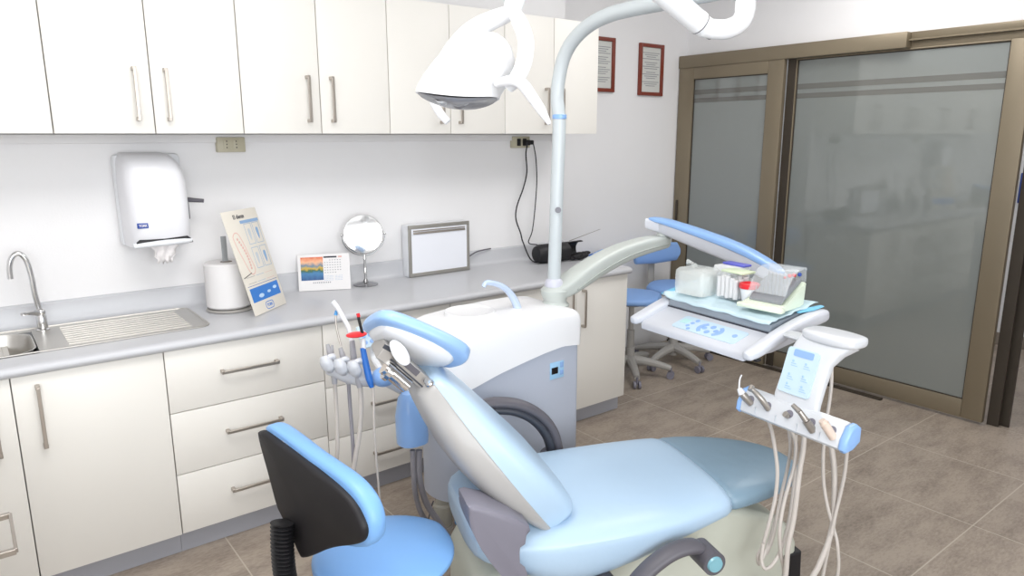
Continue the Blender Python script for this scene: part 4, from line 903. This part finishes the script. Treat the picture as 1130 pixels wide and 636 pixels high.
# yoke
obj('yoke', G().tube([(1.0450, -1.7996, 1.9929), (1.0279, -1.8492, 1.9523), (1.0005, -1.9067, 1.9000), (0.9830, -1.9208, 1.8452), (0.9689, -1.9080, 1.8041), (0.9595, -1.8807, 1.7821)], [0.016, 0.020, 0.018, 0.018, 0.017, 0.015], 14, 6, (0.8, 1.2))
    .tube([(1.0450, -1.7996, 1.9929), (1.0536, -1.7299, 1.9881), (1.0390, -1.6704, 1.9742), (1.0122, -1.6299, 1.9514), (0.9743, -1.5990, 1.9085), (0.9249, -1.6004, 1.8569)], [0.020, 0.028, 0.032, 0.032, 0.028, 0.02], 14, 6, (0.8, 1.2)), lampwhite_m, ol, world=True)
RT = Vector((math.cos(yaw), -math.sin(yaw), 0)); FH = Vector((math.sin(yaw), math.cos(yaw), 0)); UP = Vector((0, 0, 1))
def hring(u0, v0, u1, v1, dep, off=0.0, w=2.0, n=40, e=2.2, sag=0.0):
    """ring spanning two points in space, given depth half-size"""
    a, b = Vector(u0), Vector(u1)
    return a, b
def ringab(a, b, dep, n=44, e=2.15, sag=0.0, tilt=0.0):
    a, b = Vector(a), Vector(b); c = (a+b)/2; h = (b-a)/2
    f = FH + UP*tilt
    pts = []
    for k in range(n):
        t = 2*PI*k/n; ct, sn = math.cos(t), math.sin(t)
        x = math.copysign(abs(ct)**(2/e), ct); y = math.copysign(abs(sn)**(2/e), sn)
        pts.append(c + h*x + f*dep*y + UP*(-sag*(1-x*x)*1.0))
    return pts
g = G()
rg = [ringab((0.8176, -1.6435, 1.7721), (1.0004, -1.7899, 1.7566), 0.115, sag=0.014, tilt=-0.07),
      ringab((0.8172, -1.6418, 1.7770), (1.0060, -1.7909, 1.7691), 0.118, sag=0.008, tilt=-0.05),
      ringab((0.8246, -1.6429, 1.7945), (1.0184, -1.7958, 1.7865), 0.119, sag=0.002, tilt=-0.03),
      ringab((0.8426, -1.6488, 1.8243), (1.0394, -1.8021, 1.8238), 0.115, tilt=-0.02),
      ringab((0.8696, -1.6598, 1.8616), (1.0487, -1.7986, 1.8636), 0.105),
      ringab((0.9027, -1.6755, 1.8989), (1.0453, -1.7865, 1.8985), 0.085),
      ringab((0.9318, -1.6921, 1.9212), (1.0342, -1.7718, 1.9209), 0.06),
      ringab((0.9577, -1.7085, 1.9348), (1.0200, -1.7570, 1.9347), 0.035),
      ringab((0.9805, -1.7249, 1.9397), (1.0046, -1.7437, 1.9397), 0.012)]
g.loft(rg)
hs_ = obj('lamp_head', g, lampwhite_m, ol, world=True, smooth=60)
g = G()
g.loft([ringab((0.8213, -1.6470, 1.7696), (0.9962, -1.7869, 1.7554), 0.108, sag=0.0165, tilt=-0.075), ringab((0.8246, -1.6510, 1.7646), (0.9917, -1.7844, 1.7517), 0.102, sag=0.020, tilt=-0.08), ringab((0.8872, -1.7031, 1.7519), (0.9268, -1.7352, 1.7469), 0.03, sag=0.018, tilt=-0.08)])
lf = obj('lamp_face', g, lens_m, hs_, world=True, smooth=60)
g = G()
for u0, u1 in ((478, 497), (502, 521)):
    g.loft([ringab((Vector((0.8217, -1.6896, 1.7567)) + RT*(u0-470)*0.00252), (Vector((0.8217, -1.6896, 1.7567)) + RT*(u1-470)*0.00252), 0.03, sag=0.012, tilt=-0.08), ringab((Vector((0.8210, -1.6905, 1.7518)) + RT*(u0-468)*0.00252), (Vector((0.8210, -1.6905, 1.7518)) + RT*(u1-472)*0.00252), 0.025, sag=0.012, tilt=-0.08)])
obj('led_lens', g, hwhite_m, lf, world=True, smooth=60)
obj('handle', G().tube([(0.9376, -1.8617, 1.7893), (0.9368, -1.8987, 1.7941), (0.9449, -1.9307, 1.7948), (0.9601, -1.9457, 1.7833), (0.9732, -1.9633, 1.7556), (0.9887, -1.9854, 1.7187), (1.0009, -2.0041, 1.6841)], [0.010, 0.013, 0.015, 0.016, 0.015, 0.013, 0.005], 14, 5), lampwhite_m, hs_, world=True, smooth=60)
obj('handle', G().tube([(0.9374, -1.5305, 1.7680), (0.9429, -1.5413, 1.7438), (0.9545, -1.5576, 1.7169), (0.9668, -1.5730, 1.6953)], [0.011, 0.013, 0.013, 0.011], 14, 4), lampwhite_m, hs_, world=True, smooth=60)

# main swing arm from the cuspidor
sa = thing('swing_arm', 'pale grey-green arched arm joining the lamp pole to the instrument table', 'arm', (1.735, -1.2, 0.97))
ap = [(1.69, 1.000), (1.735, 1.002), (1.80, 1.020), (1.90, 1.062), (2.02, 1.103), (2.15, 1.135), (2.28, 1.152), (2.40, 1.158), (2.46, 1.156)]
hh = [0.022, 0.028, 0.036, 0.040, 0.040, 0.038, 0.035, 0.031, 0.026]
ww = [0.045, 0.062, 0.060, 0.054, 0.050, 0.048, 0.047, 0.046, 0.034]
obj('beam', G().pad([((x, -1.2, z), (-0.35 if i < 6 else -0.1, 0, 1), w, h, h*1.15) for i, ((x, z), h, w) in enumerate(zip(ap, hh, ww))], 4.2), arm_m, sa, world=True, sub=1)
obj('beam_groove', G().tube([(x+0.012, -1.2-w-0.001, z-0.012) for (x, z), w in list(zip(ap, ww))[2:8]], 0.004, 6, 4), mat('groove_grey', '#a7ada8', 0.5), sa, world=True)
obj('socket', G().lathe([(0.052, 0.968), (0.052, 0.975), (0.06, 0.99), (0.062, 1.01), (0.05, 1.024), (0.038, 1.028)], (1.735, -1.2, 0), 32), arm_m, sa, world=True)
obj('end_post', G().lathe([(0.034, 1.165), (0.034, 1.186), (0.029, 1.196), (0.026, 1.205)], (2.425, -1.2, 0), 24), arm_m, sa, world=True)
obj('post_ring', G().lathe([(0.022, 1.204), (0.022, 1.222)], (2.425, -1.2, 0), 24), titan_m, sa, world=True)

# ------------------------------------------------------------------ instrument table
TR = math.radians(-96)
it = thing('instrument_table', 'grey instrument table with a control panel on a blue-topped balance arm', 'instrument table', (1.63, -2.0, 0.0), TR)
prof = [(-0.005, 0.975), (-0.008, 0.992), (0.0, 1.003), (0.05, 1.018), (0.11, 1.036), (0.13, 1.046), (0.20, 1.058), (0.33, 1.078), (0.345, 1.07), (0.34, 1.03), (0.28, 1.005), (0.12, 0.985)]
tab_m = mat('table_light_grey_plastic', '#cdd0d8', 0.35, coat=0.2)
obj('table_body', G().prism(prof, 'yz', -0.235, 0.235, 0.008, 3), tab_m, it, smooth=50)
for s in (-1, 1):
    obj('side_rail', G().pad([((s*0.255, y, z), (0, -0.15, 1), w, 0.014, b) for y, z, w, b in ((-0.03, 1.0, 0.008, 0.008), (-0.022, 1.002, 0.02, 0.016), (0.01, 1.010, 0.026, 0.02), (0.10, 1.042, 0.026, 0.022), (0.20, 1.070, 0.026, 0.026), (0.28, 1.084, 0.026, 0.03), (0.335, 1.088, 0.024, 0.03), (0.352, 1.086, 0.014, 0.02))], 2.8, axis=(1, 0, 0)), tab_m, it, sub=1)
# control panel on the sloping front
pm = frame_M(Vector((0, 0.052, 1.0195)), (1, 0, 0), (0, 1, 0.30))
cp = obj('control_panel', G().prism(rr(-0.11, 0.165, -0.035, 0.048, 0.012), 'xy', -0.001, 0.001), panel_m, it, M=pm, smooth=30)
g = G()
for x, y, r in ((-0.045, 0.032, 0.008), (-0.05, 0.012, 0.007), (-0.055, -0.008, 0.007), (-0.038, -0.024, 0.007), (0.135, 0.01, 0.009), (0.035, 0.022, 0.010), (0.035, -0.012, 0.010), (0.01, 0.005, 0.009), (0.06, 0.005, 0.009)): g.tube([(x, y, 0.0008), (x, y, 0.0025)], r, 14)
obj('round_buttons', g, btn_m, cp, M=pm)
g = G()
for s in (-1, 1):
    pts = [(0.035+0.052*math.cos(math.radians(a))*s, 0.005+0.04*math.sin(math.radians(a))) for a in range(-50, 51, 20)] + [(0.035+0.036*math.cos(math.radians(a))*s, 0.005+0.028*math.sin(math.radians(a))) for a in range(50, -51, -20)]
    g.prism(pts, 'xy', 0.0006, 0.0022)
obj('rocker_buttons', g, btn_m, cp, M=pm, smooth=0)
obj('display_window', G().box((-0.10, 0.0, 0.0008), (-0.068, 0.028, 0.002)), mat('display_mint', '#b7dfe0', 0.3), cp, M=pm, smooth=0)
obj('rim_line', G().box((-0.23, 0.118, 1.0415), (0.225, 0.121, 1.0455)), dgrey2_m, it)
obj('rail_slot', G().box((0.27, -0.01, 0.988), (0.2825, 0.012, 0.994), 0.001), black_m, it)
obj('steel_tray', G().prism([(0.122, 1.046), (0.122, 1.070), (0.325, 1.102), (0.325, 1.080)], 'yz', -0.225, 0.222, 0.001), mat('tray_grey', '#9aa3ad', 0.35, metal=0.3), it)
# balance arm: blue cover over a grey channel, running from the swing arm down to the table back
TMi = it.matrix_basis.inverted()
pa = [Vector((2.3733, -1.1531, 1.2581)), Vector((2.425, -1.2, 1.245)), Vector((2.4421, -1.4173, 1.1976)), Vector((2.4452, -1.6117, 1.1583)), Vector((2.4161, -1.7681, 1.1188)), Vector((2.3824, -1.8793, 1.0895))]
top_w = [0.030, 0.038, 0.040, 0.040, 0.036, 0.028]
dirn = (pa[-1]-pa[0]); sidev = Vector((dirn.y, -dirn.x, 0)).normalized()
obj('arm_channel', G().pad([(p, (0, 0, 1), w, 0.010, h) for p, w, h in zip(pa, top_w, (0.040, 0.050, 0.058, 0.060, 0.054, 0.040))], 4.5, axis=tuple(sidev)), mat('channel_grey', '#cfd1d9', 0.35, coat=0.2), it, world=True)
obj('arm_cover', G().pad([(p+Vector((0, 0, 0.010)), (0, 0, 1), w*1.08, h, 0.010) for p, w, h in zip(pa, top_w, (0.008, 0.016, 0.024, 0.026, 0.022, 0.012))], 3.0, axis=tuple(sidev)), blue_m, it, world=True, sub=1)
obj('arm_knuckle', G().cyl((2.425, -1.2, 1.215), (2.425, -1.2, 1.245), 0.03).tube([pa[-1]+Vector((0, 0, -0.01)), pa[-1]+Vector((-0.02, -0.03, -0.06)), pa[-1]+Vector((-0.20, -0.03, -0.09)), (2.02, -2.03, 1.05)], [0.03, 0.03, 0.025, 0.03], 14, 3), hwhite_m, it, world=True)

# paper sheet and the things on it
ps = thing('protective_sheet', 'pale blue disposable sheet spread over the instrument tray', 'sheet', (1.63, -2.0, 0.0), TR)
g = G(); rows = []
for i in range(25):
    y = 0.115 + (0.355-0.115)*i/24; row = []
    for j in range(37):
        x = -0.258 + 0.478*j/36
        z = 1.0765 + (y-0.128)*0.156 + 0.0015*math.sin(j*0.9+i*0.6) + 0.0012*math.sin(i*1.7)
        if y < 0.121: z -= (0.121-y)*1.0
        if x < -0.235: z += 0.008 + 0.004*math.sin(i)
        z += 0.003
        row.append((x+0.004*math.sin(i*0.8), y+0.004*math.sin(j*0.35), z))
    rows.append(row)
g.loft(rows, cap=False, closed=False)
o = obj('sheet', g, pblue_m, ps, smooth=60); md = o.modifiers.new('s', 'SOLIDIFY'); md.thickness = 0.0012
g = G().tube([(-0.258, 0.12, 1.083), (-0.261, 0.20, 1.095), (-0.258, 0.30, 1.112)], [0.006, 0.009, 0.007], 8, 4, (0.5, 1.6))
obj('curled_edge', g, pblue2_m, ps, smooth=60)
g = G().tube([(0.222, 0.25, 1.094), (0.232, 0.30, 1.101), (0.236, 0.352, 1.106)], [0.004, 0.010, 0.006], 8, 4, (0.4, 1.8))
obj('curled_edge', g, pblue2_m, ps, smooth=60)
def zt_(y): return 1.0765 + (y-0.128)*0.156 + 0.0055
TW = Matrix.Translation((1.63, -2.0, 0)) @ Matrix.Rotation(TR, 4, 'Z')
def ontable(name, label, cat, x, y, group=None):
    p = TW @ Vector((x, y, zt_(y))); return thing(name, label, cat, tuple(p), TR, group)
# 1 clear container in a knotted bag
b1 = ontable('bagged_container', 'clear tub in a knotted plastic bag at the left end of the tray', 'container', -0.165, 0.20)
obj('tub', G().prism(rr(-0.055, 0.055, -0.05, 0.05, 0.015), 'xy', 0.0, 0.075, 0.004), mat('tub_milky', '#f0f5f2', 0.3, alpha=0.4), b1, smooth=40)
g = G(); g.loft([[(x*k+0.004*math.sin(9*math.atan2(y, x)), y*k+0.004*math.cos(7*math.atan2(y, x)), z) for x, y in rr(-0.062, 0.062, -0.056, 0.056, 0.02)] for k, z in ((1.0, 0.001), (1.03, 0.03), (1.02, 0.07), (1.0, 0.085), (0.85, 0.094), (0.4, 0.098))])
obj('bag_film', g, clearbag_m, b1, smooth=50)
obj('bag_knot', G().tube([(-0.05, 0.03, 0.09), (-0.066, 0.035, 0.098), (-0.085, 0.03, 0.10)], [0.012, 0.005, 0.011], 8, 2), clearbag_m, b1)
# 2 box with purple lid rim
b2 = ontable('glove_box', 'translucent white box with a violet-blue lid edge behind the bagged tub', 'box', -0.10, 0.305)
obj('box_body', G().box((-0.055, -0.04, 0.0), (0.05, 0.035, 0.085), 0.006), mat('box_pale', '#eef0f2', 0.3, alpha=0.85), b2)
obj('lid_edge', G().box((-0.045, -0.005, 0.085), (0.054, 0.037, 0.093), 0.003), mat('violet_lid', '#5e63c4', 0.4), b2)
# 3 box full of cotton rolls
b3 = ontable('cotton_roll_box', 'clear box packed with white cotton rolls under a pale green lid', 'box', -0.025, 0.235)
obj('box_body', G().box((-0.048, -0.045, 0.0), (0.045, 0.045, 0.088), 0.004), clear_m, b3)
g = G()
for i in range(5):
    for j in range(4):
        g.tube([(-0.038+i*0.018, -0.035+j*0.022, 0.004+0.004*(i % 2)), (-0.038+i*0.018+0.003*math.sin(i*3+j), -0.035+j*0.022, 0.074+0.006*math.sin(i+j*2))], 0.0085, 8)
obj('cotton_rolls', g, paper_m, b3)
obj('lid', G().box((-0.05, -0.02, 0.088), (0.048, 0.048, 0.096), 0.003), mat('pale_green_lid', '#dfeccb', 0.4, alpha=0.9), b3)
# 4 cup with red rim
b4 = ontable('specimen_cup', 'white cup with a red lid between the cotton box and the bur box', 'cup', 0.055, 0.215)
obj('cup', G().lathe([(0.0001, 0.0), (0.022, 0.0), (0.032, 0.055), (0.030, 0.055), (0.0001, 0.05)], n=28), hwhite_m, b4)
obj('lid', G().lathe([(0.034, 0.054), (0.036, 0.060), (0.034, 0.070), (0.026, 0.072), (0.022, 0.064), (0.0001, 0.064)], n=28), red_m, b4)
# 5 bur dispenser
b5 = ontable('bur_box', 'mint-white box with a clear hinged lid and dark grey bur rack', 'box', 0.135, 0.245)
rot5 = Matrix.Rotation(math.radians(8), 4, 'Z') @ Matrix.Diagonal((1.12, 1.1, 1.1, 1))
obj('base', G().prism([(-0.075, 0.0), (-0.075, 0.016), (-0.04, 0.02), (0.055, 0.075), (0.062, 0.07), (0.055, 0.0)], 'yz', -0.062, 0.062, 0.003).box((-0.072, -0.09, 0.0), (0.072, -0.065, 0.014), 0.004), mint_m, b5, M=rot5, smooth=40)
obj('bur_rack', G().prism([(-0.055, 0.020), (-0.055, 0.026), (-0.02, 0.052), (0.02, 0.076), (0.05, 0.086), (0.05, 0.074)], 'yz', -0.052, 0.052, 0.002), mat('rack_grey', '#8a8d92', 0.5, var=0.3, vscale=220), b5, M=rot5)
g = G()
for i in range(8):
    for j in range(4):
        g.cyl((-0.042+i*0.012, -0.035+j*0.022, 0.035+j*0.013), (-0.042+i*0.012, -0.035+j*0.022, 0.060+j*0.012), 0.0013, n=6)
obj('burs', g, titan_m, b5, M=rot5); 
obj('clear_lid', G().prism([(-0.05, 0.045), (-0.035, 0.078), (-0.005, 0.108), (0.02, 0.116), (0.062, 0.118), (0.063, 0.075), (0.061, 0.075), (0.060, 0.116), (0.02, 0.114), (-0.004, 0.106), (-0.033, 0.077), (-0.048, 0.045)], 'yz', -0.06, 0.06, 0.001), clear_m, b5, M=rot5)
obj('red_bur_heads', G().ball((0.03, 0.02, 0.094), 0.006).ball((0.038, 0.03, 0.096), 0.006).ball((0.02, 0.012, 0.088), 0.004), red_m, b5, M=rot5)
obj('blue_bur_head', G().ball((0.052, 0.036, 0.099), 0.006), navy_m, b5, M=rot5)

# ------------------------------------------------------------------ handpiece console right of the table
cons_m = mat('console_light_grey', '#d3d6db', 0.32, coat=0.3)
hc = thing('handpiece_console', 'white handpiece rack with blue ends hanging from a padded bracket beside the table', 'instrument holder', (1.63, -2.0, 0.0), TR)
# bracket from the table, round pad, leaning column, rack bar
obj('bracket', G().tube([(0.25, 0.16, 1.045), (0.31, 0.13, 1.055), (0.36, 0.11, 1.06)], [0.026, 0.024, 0.024], 12, 3, (0.5, 1.3)), cons_m, hc)
pd = []
for k in range(11):
    a = -PI/2+PI*k/10; pd.append(((0.452+0.088*math.sin(a), 0.105, 1.092), (0, 0, 1), max(0.055*math.cos(a)**0.38 if math.cos(a) > 1e-6 else 0, 0.008), 0.014*max(math.cos(a), 0.02)**0.25, 0.022*max(math.cos(a), 0.02)**0.25))
obj('pad', G().pad(pd, 3.4), cons_m, hc, sub=1)
CT, CB = Vector((0.405, 0.075, 1.065)), Vector((0.41, 0.012, 0.895))
cd = (CT-CB).normalized()
g = G()
colst = [((0.412, 0.012, 0.875), 0.073, 0.016), ((0.412, 0.018, 0.91), 0.072, 0.016), ((0.414, 0.036, 0.965), 0.070, 0.017), ((0.418, 0.055, 1.02), 0.069, 0.018), ((0.43, 0.072, 1.05), 0.074, 0.024), ((0.445, 0.095, 1.075), 0.085, 0.03)]
g.pad([(c, (0, -1, 0.33), w, t1, t1) for c, w, t1 in colst], 4.5, axis=(1, 0, 0))
obj('column', g, cons_m, hc, smooth=50)
lm = frame_M(Vector((0.405, 0.0225, 0.985)), (1, 0, 0), (0, 0.33, 1))
lb = obj('label_panel', G().prism(rr(-0.052, 0.052, -0.066, 0.068, 0.010), 'xy', -0.006, 0.0015), panel_m, hc, M=lm, smooth=30)
obj('label_header', G().prism(rr(-0.03, 0.034, 0.044, 0.064, 0.004), 'xy', 0.0012, 0.0028), btn_m, lb, M=lm, smooth=30)
g = G()
for x, y in ((-0.03, 0.02), (0.012, 0.02), (-0.032, -0.02), (0.014, -0.016), (-0.03, -0.048), (0.018, -0.046)):
    g.box((x, y, 0.0012), (x+0.016, y+0.003, 0.0022)); g.box((x, y-0.006, 0.0012), (x+0.022, y-0.0035, 0.0022)); g.ball((x+0.004, y+0.009, 0.0016), 0.004, (1, 1, 0.2), 6)
obj('label_symbols', g, mat('label_ink_pale', '#a3c4de', 0.6), lb, M=lm, smooth=0)
# rack bar
rack = [(-0.038, 0.835), (-0.034, 0.86), (-0.012, 0.893), (0.012, 0.897), (0.03, 0.885), (0.03, 0.845), (0.0, 0.828), (-0.03, 0.826)]
obj('rack_bar', G().prism(rack, 'yz', 0.255, 0.585, 0.004), cons_m, hc, smooth=40)
for xa, xb in ((0.238, 0.258), (0.583, 0.607)):
    obj('end_cap', G().prism([(y*1.04, 0.862+(z-0.862)*1.05) for y, z in rack], 'yz', xa, xb, 0.008, 3), blue_m, hc, smooth=40)
nrm = Vector((0, -0.83, 0.55)).normalized()
hx = [0.283, 0.345, 0.42, 0.492, 0.556]
for k, x in enumerate(hx):
    c = Vector((x, -0.024, 0.872)); obj('holder_ring', G().tube([c - nrm*0.006, c + nrm*0.003], 0.0125, 20), hinge_m, hc)
g = G()
for k in range(4):
    x = 0.312+0.072*k; g.box((x-0.0005, -0.0392, 0.835), (x+0.0005, -0.032, 0.86))
obj('panel_joint', g, mat('joint_pale', '#cdd3da', 0.5), hc)
def tool(name, label, cat, k, parts, hpts, hm=hose_m):
    t = thing(name, label, cat, tuple(TW @ Vector((hx[k], -0.03, 0.86))), TR)
    TI_ = t.matrix_basis.inverted() @ TW
    for nm, pts, r, m in parts:
        obj(nm, G().tube(pts, r, 14, 3), m, t, M=TI_)
    for hp, r_ in hpts:
        obj('hose', G().tube(hp, r_, 12, 6), hm, t, M=t.matrix_basis.inverted(), smooth=60)
    return t
FE = [(1.62, -2.46, 0.10), (1.72, -2.36, 0.03)]
tool('air_water_syringe', 'white air-water syringe with a bent thin nozzle at the left end of the rack', 'syringe', 0,
     [('body', [(0.29, -0.03, 0.862), (0.275, -0.045, 0.885), (0.268, -0.052, 0.897)], [0.010, 0.012, 0.009], titan_m), ('head', [(0.270, -0.05, 0.893), (0.262, -0.055, 0.908)], [0.012, 0.007], hwhite_m),
      ('nozzle', [(0.262, -0.055, 0.905), (0.262, -0.055, 0.935), (0.268, -0.055, 0.952)], [0.0028, 0.0025, 0.002], hwhite_m)],
     [([(1.6172, -2.2979, 0.8371), (1.6227, -2.3087, 0.8127), (1.6372, -2.3184, 0.7708), (1.6381, -2.3351, 0.7111), (1.6345, -2.3507, 0.6432), (1.6275, -2.3542, 0.5623), (1.6137, -2.3503, 0.4889), (1.6025, -2.3394, 0.4010), (1.5873, -2.3358, 0.3706), (1.6053, -2.3330, 0.3367), (1.6695, -2.3206, 0.3756), (1.7417, -2.2961, 0.4345)], 0.0058)])
tool('turbine_handpiece', 'curved steel turbine handpiece in the second holder of the rack', 'handpiece', 1,
     [('body', [(0.352, -0.03, 0.866), (0.340, -0.045, 0.893), (0.325, -0.055, 0.912), (0.308, -0.058, 0.922)], [0.009, 0.0095, 0.008, 0.006], titan_m), ('head', [(0.310, -0.064, 0.918), (0.306, -0.052, 0.928)], [0.008, 0.008], titan_m)],
     [([(1.6660, -2.3268, 0.8224), (1.6773, -2.3437, 0.7925), (1.6954, -2.3540, 0.7585), (1.7079, -2.3623, 0.7160), (1.6952, -2.3693, 0.6530), (1.6747, -2.3681, 0.5983), (1.6530, -2.3683, 0.5353), (1.6344, -2.3738, 0.4614), (1.6445, -2.3773, 0.3815), (1.6656, -2.3822, 0.2802), (1.64, -2.35, 0.1), (1.74, -2.3, 0.03)], 0.006)])
tool('scaler_socket_hose', 'empty middle holder of the rack with its grey hose hanging down', 'hose', 2,
     [('connector', [(0.42, -0.03, 0.868), (0.417, -0.04, 0.876)], [0.008, 0.009], titan_m)],
     [([(1.7134, -2.3696, 0.8005), (1.7171, -2.3784, 0.7788), (1.7067, -2.3871, 0.7164), (1.6889, -2.3916, 0.6485), (1.6733, -2.3978, 0.5807), (1.6625, -2.3998, 0.4940), (1.6470, -2.3984, 0.4066), (1.6447, -2.3998, 0.2985), (1.62, -2.4, 0.08), (1.72, -2.35, 0.03)], 0.008)])
tool('contra_angle_handpiece', 'long stepped steel handpiece in the fourth holder of the rack', 'handpiece', 3,
     [('body', [(0.503, -0.03, 0.853), (0.49, -0.046, 0.882)], [0.0115, 0.0115], titan_m), ('shank', [(0.49, -0.046, 0.882), (0.474, -0.058, 0.908)], [0.009, 0.0075], titan_m), ('head', [(0.474, -0.058, 0.907), (0.455, -0.064, 0.922)], [0.0085, 0.006], titan_m)],
     [([(1.7462, -2.4262, 0.7813), (1.7458, -2.4310, 0.7625), (1.7439, -2.4315, 0.7070), (1.7426, -2.4422, 0.6158), (1.7424, -2.4625, 0.5398), (1.7487, -2.4858, 0.4719), (1.7503, -2.5017, 0.4176), (1.7536, -2.5073, 0.3104), (1.70, -2.50, 0.08), (1.76, -2.4, 0.03)], 0.0052)])
tool('micromotor_handpiece', 'beige cylindrical handpiece in the last holder beside the blue end', 'handpiece', 4,
     [('body', [(0.565, -0.03, 0.856), (0.548, -0.052, 0.897)], [0.0115, 0.0125], beigep_m), ('nose', [(0.548, -0.052, 0.896), (0.544, -0.057, 0.905)], [0.0105, 0.009], beigep_m)],
     [([(1.7656, -2.4813, 0.7774), (1.7675, -2.4899, 0.7508), (1.7703, -2.4901, 0.6621), (1.7599, -2.4885, 0.5903), (1.7471, -2.4851, 0.5178), (1.7291, -2.4837, 0.4231), (1.7183, -2.4798, 0.3105), (1.66, -2.5, 0.08), (1.74, -2.42, 0.03)], 0.0055)])
hx.append(0.51)
tool('foot_control_hose', 'thick grey hose hanging from the rack between the two right handpieces', 'hose', 5, [],
     [([(1.7704, -2.4228, 0.7678), (1.7749, -2.4351, 0.7352), (1.7739, -2.4541, 0.6619), (1.7642, -2.4685, 0.5805), (1.7501, -2.4796, 0.4990), (1.7280, -2.4807, 0.4312), (1.6971, -2.4749, 0.3634), (1.6669, -2.4683, 0.3011), (1.58, -2.48, 0.08), (1.68, -2.42, 0.03)], 0.0085)])
hx.append(0.36)
tool('rear_supply_hose', 'darker grey hose looping behind the others at the left of the rack', 'hose', 6, [],
     [([(1.7275, -2.3076, 0.7827), (1.7405, -2.3157, 0.7424), (1.7464, -2.3236, 0.6821), (1.7367, -2.3233, 0.6071), (1.7136, -2.3245, 0.5365), (1.6929, -2.3274, 0.4659), (1.6721, -2.3303, 0.3953), (1.6498, -2.3259, 0.3473)], 0.0055),
      ([(1.7478, -2.3370, 0.7325), (1.7326, -2.3516, 0.6349), (1.7129, -2.3626, 0.5373), (1.6906, -2.3678, 0.4536), (1.6656, -2.3672, 0.3840), (1.6223, -2.3690, 0.3484), (1.5834, -2.3659, 0.3437), (1.5782, -2.3545, 0.3712), (1.5892, -2.3497, 0.4204)], 0.0055)], hm=hose_m)
tool_b = thing('console_cable', 'grey cable dropping behind the label column of the rack', 'cable', (1.75, -2.37, 0.9), 0)
obj('cable', G().tube([(1.75, -2.44, 1.05), (1.9231, -2.3421, 0.9309), (1.9121, -2.3513, 0.8650), (1.8957, -2.3579, 0.7935), (1.8704, -2.3614, 0.7076)], 0.0055, 10, 5), hose_m, tool_b, world=True)
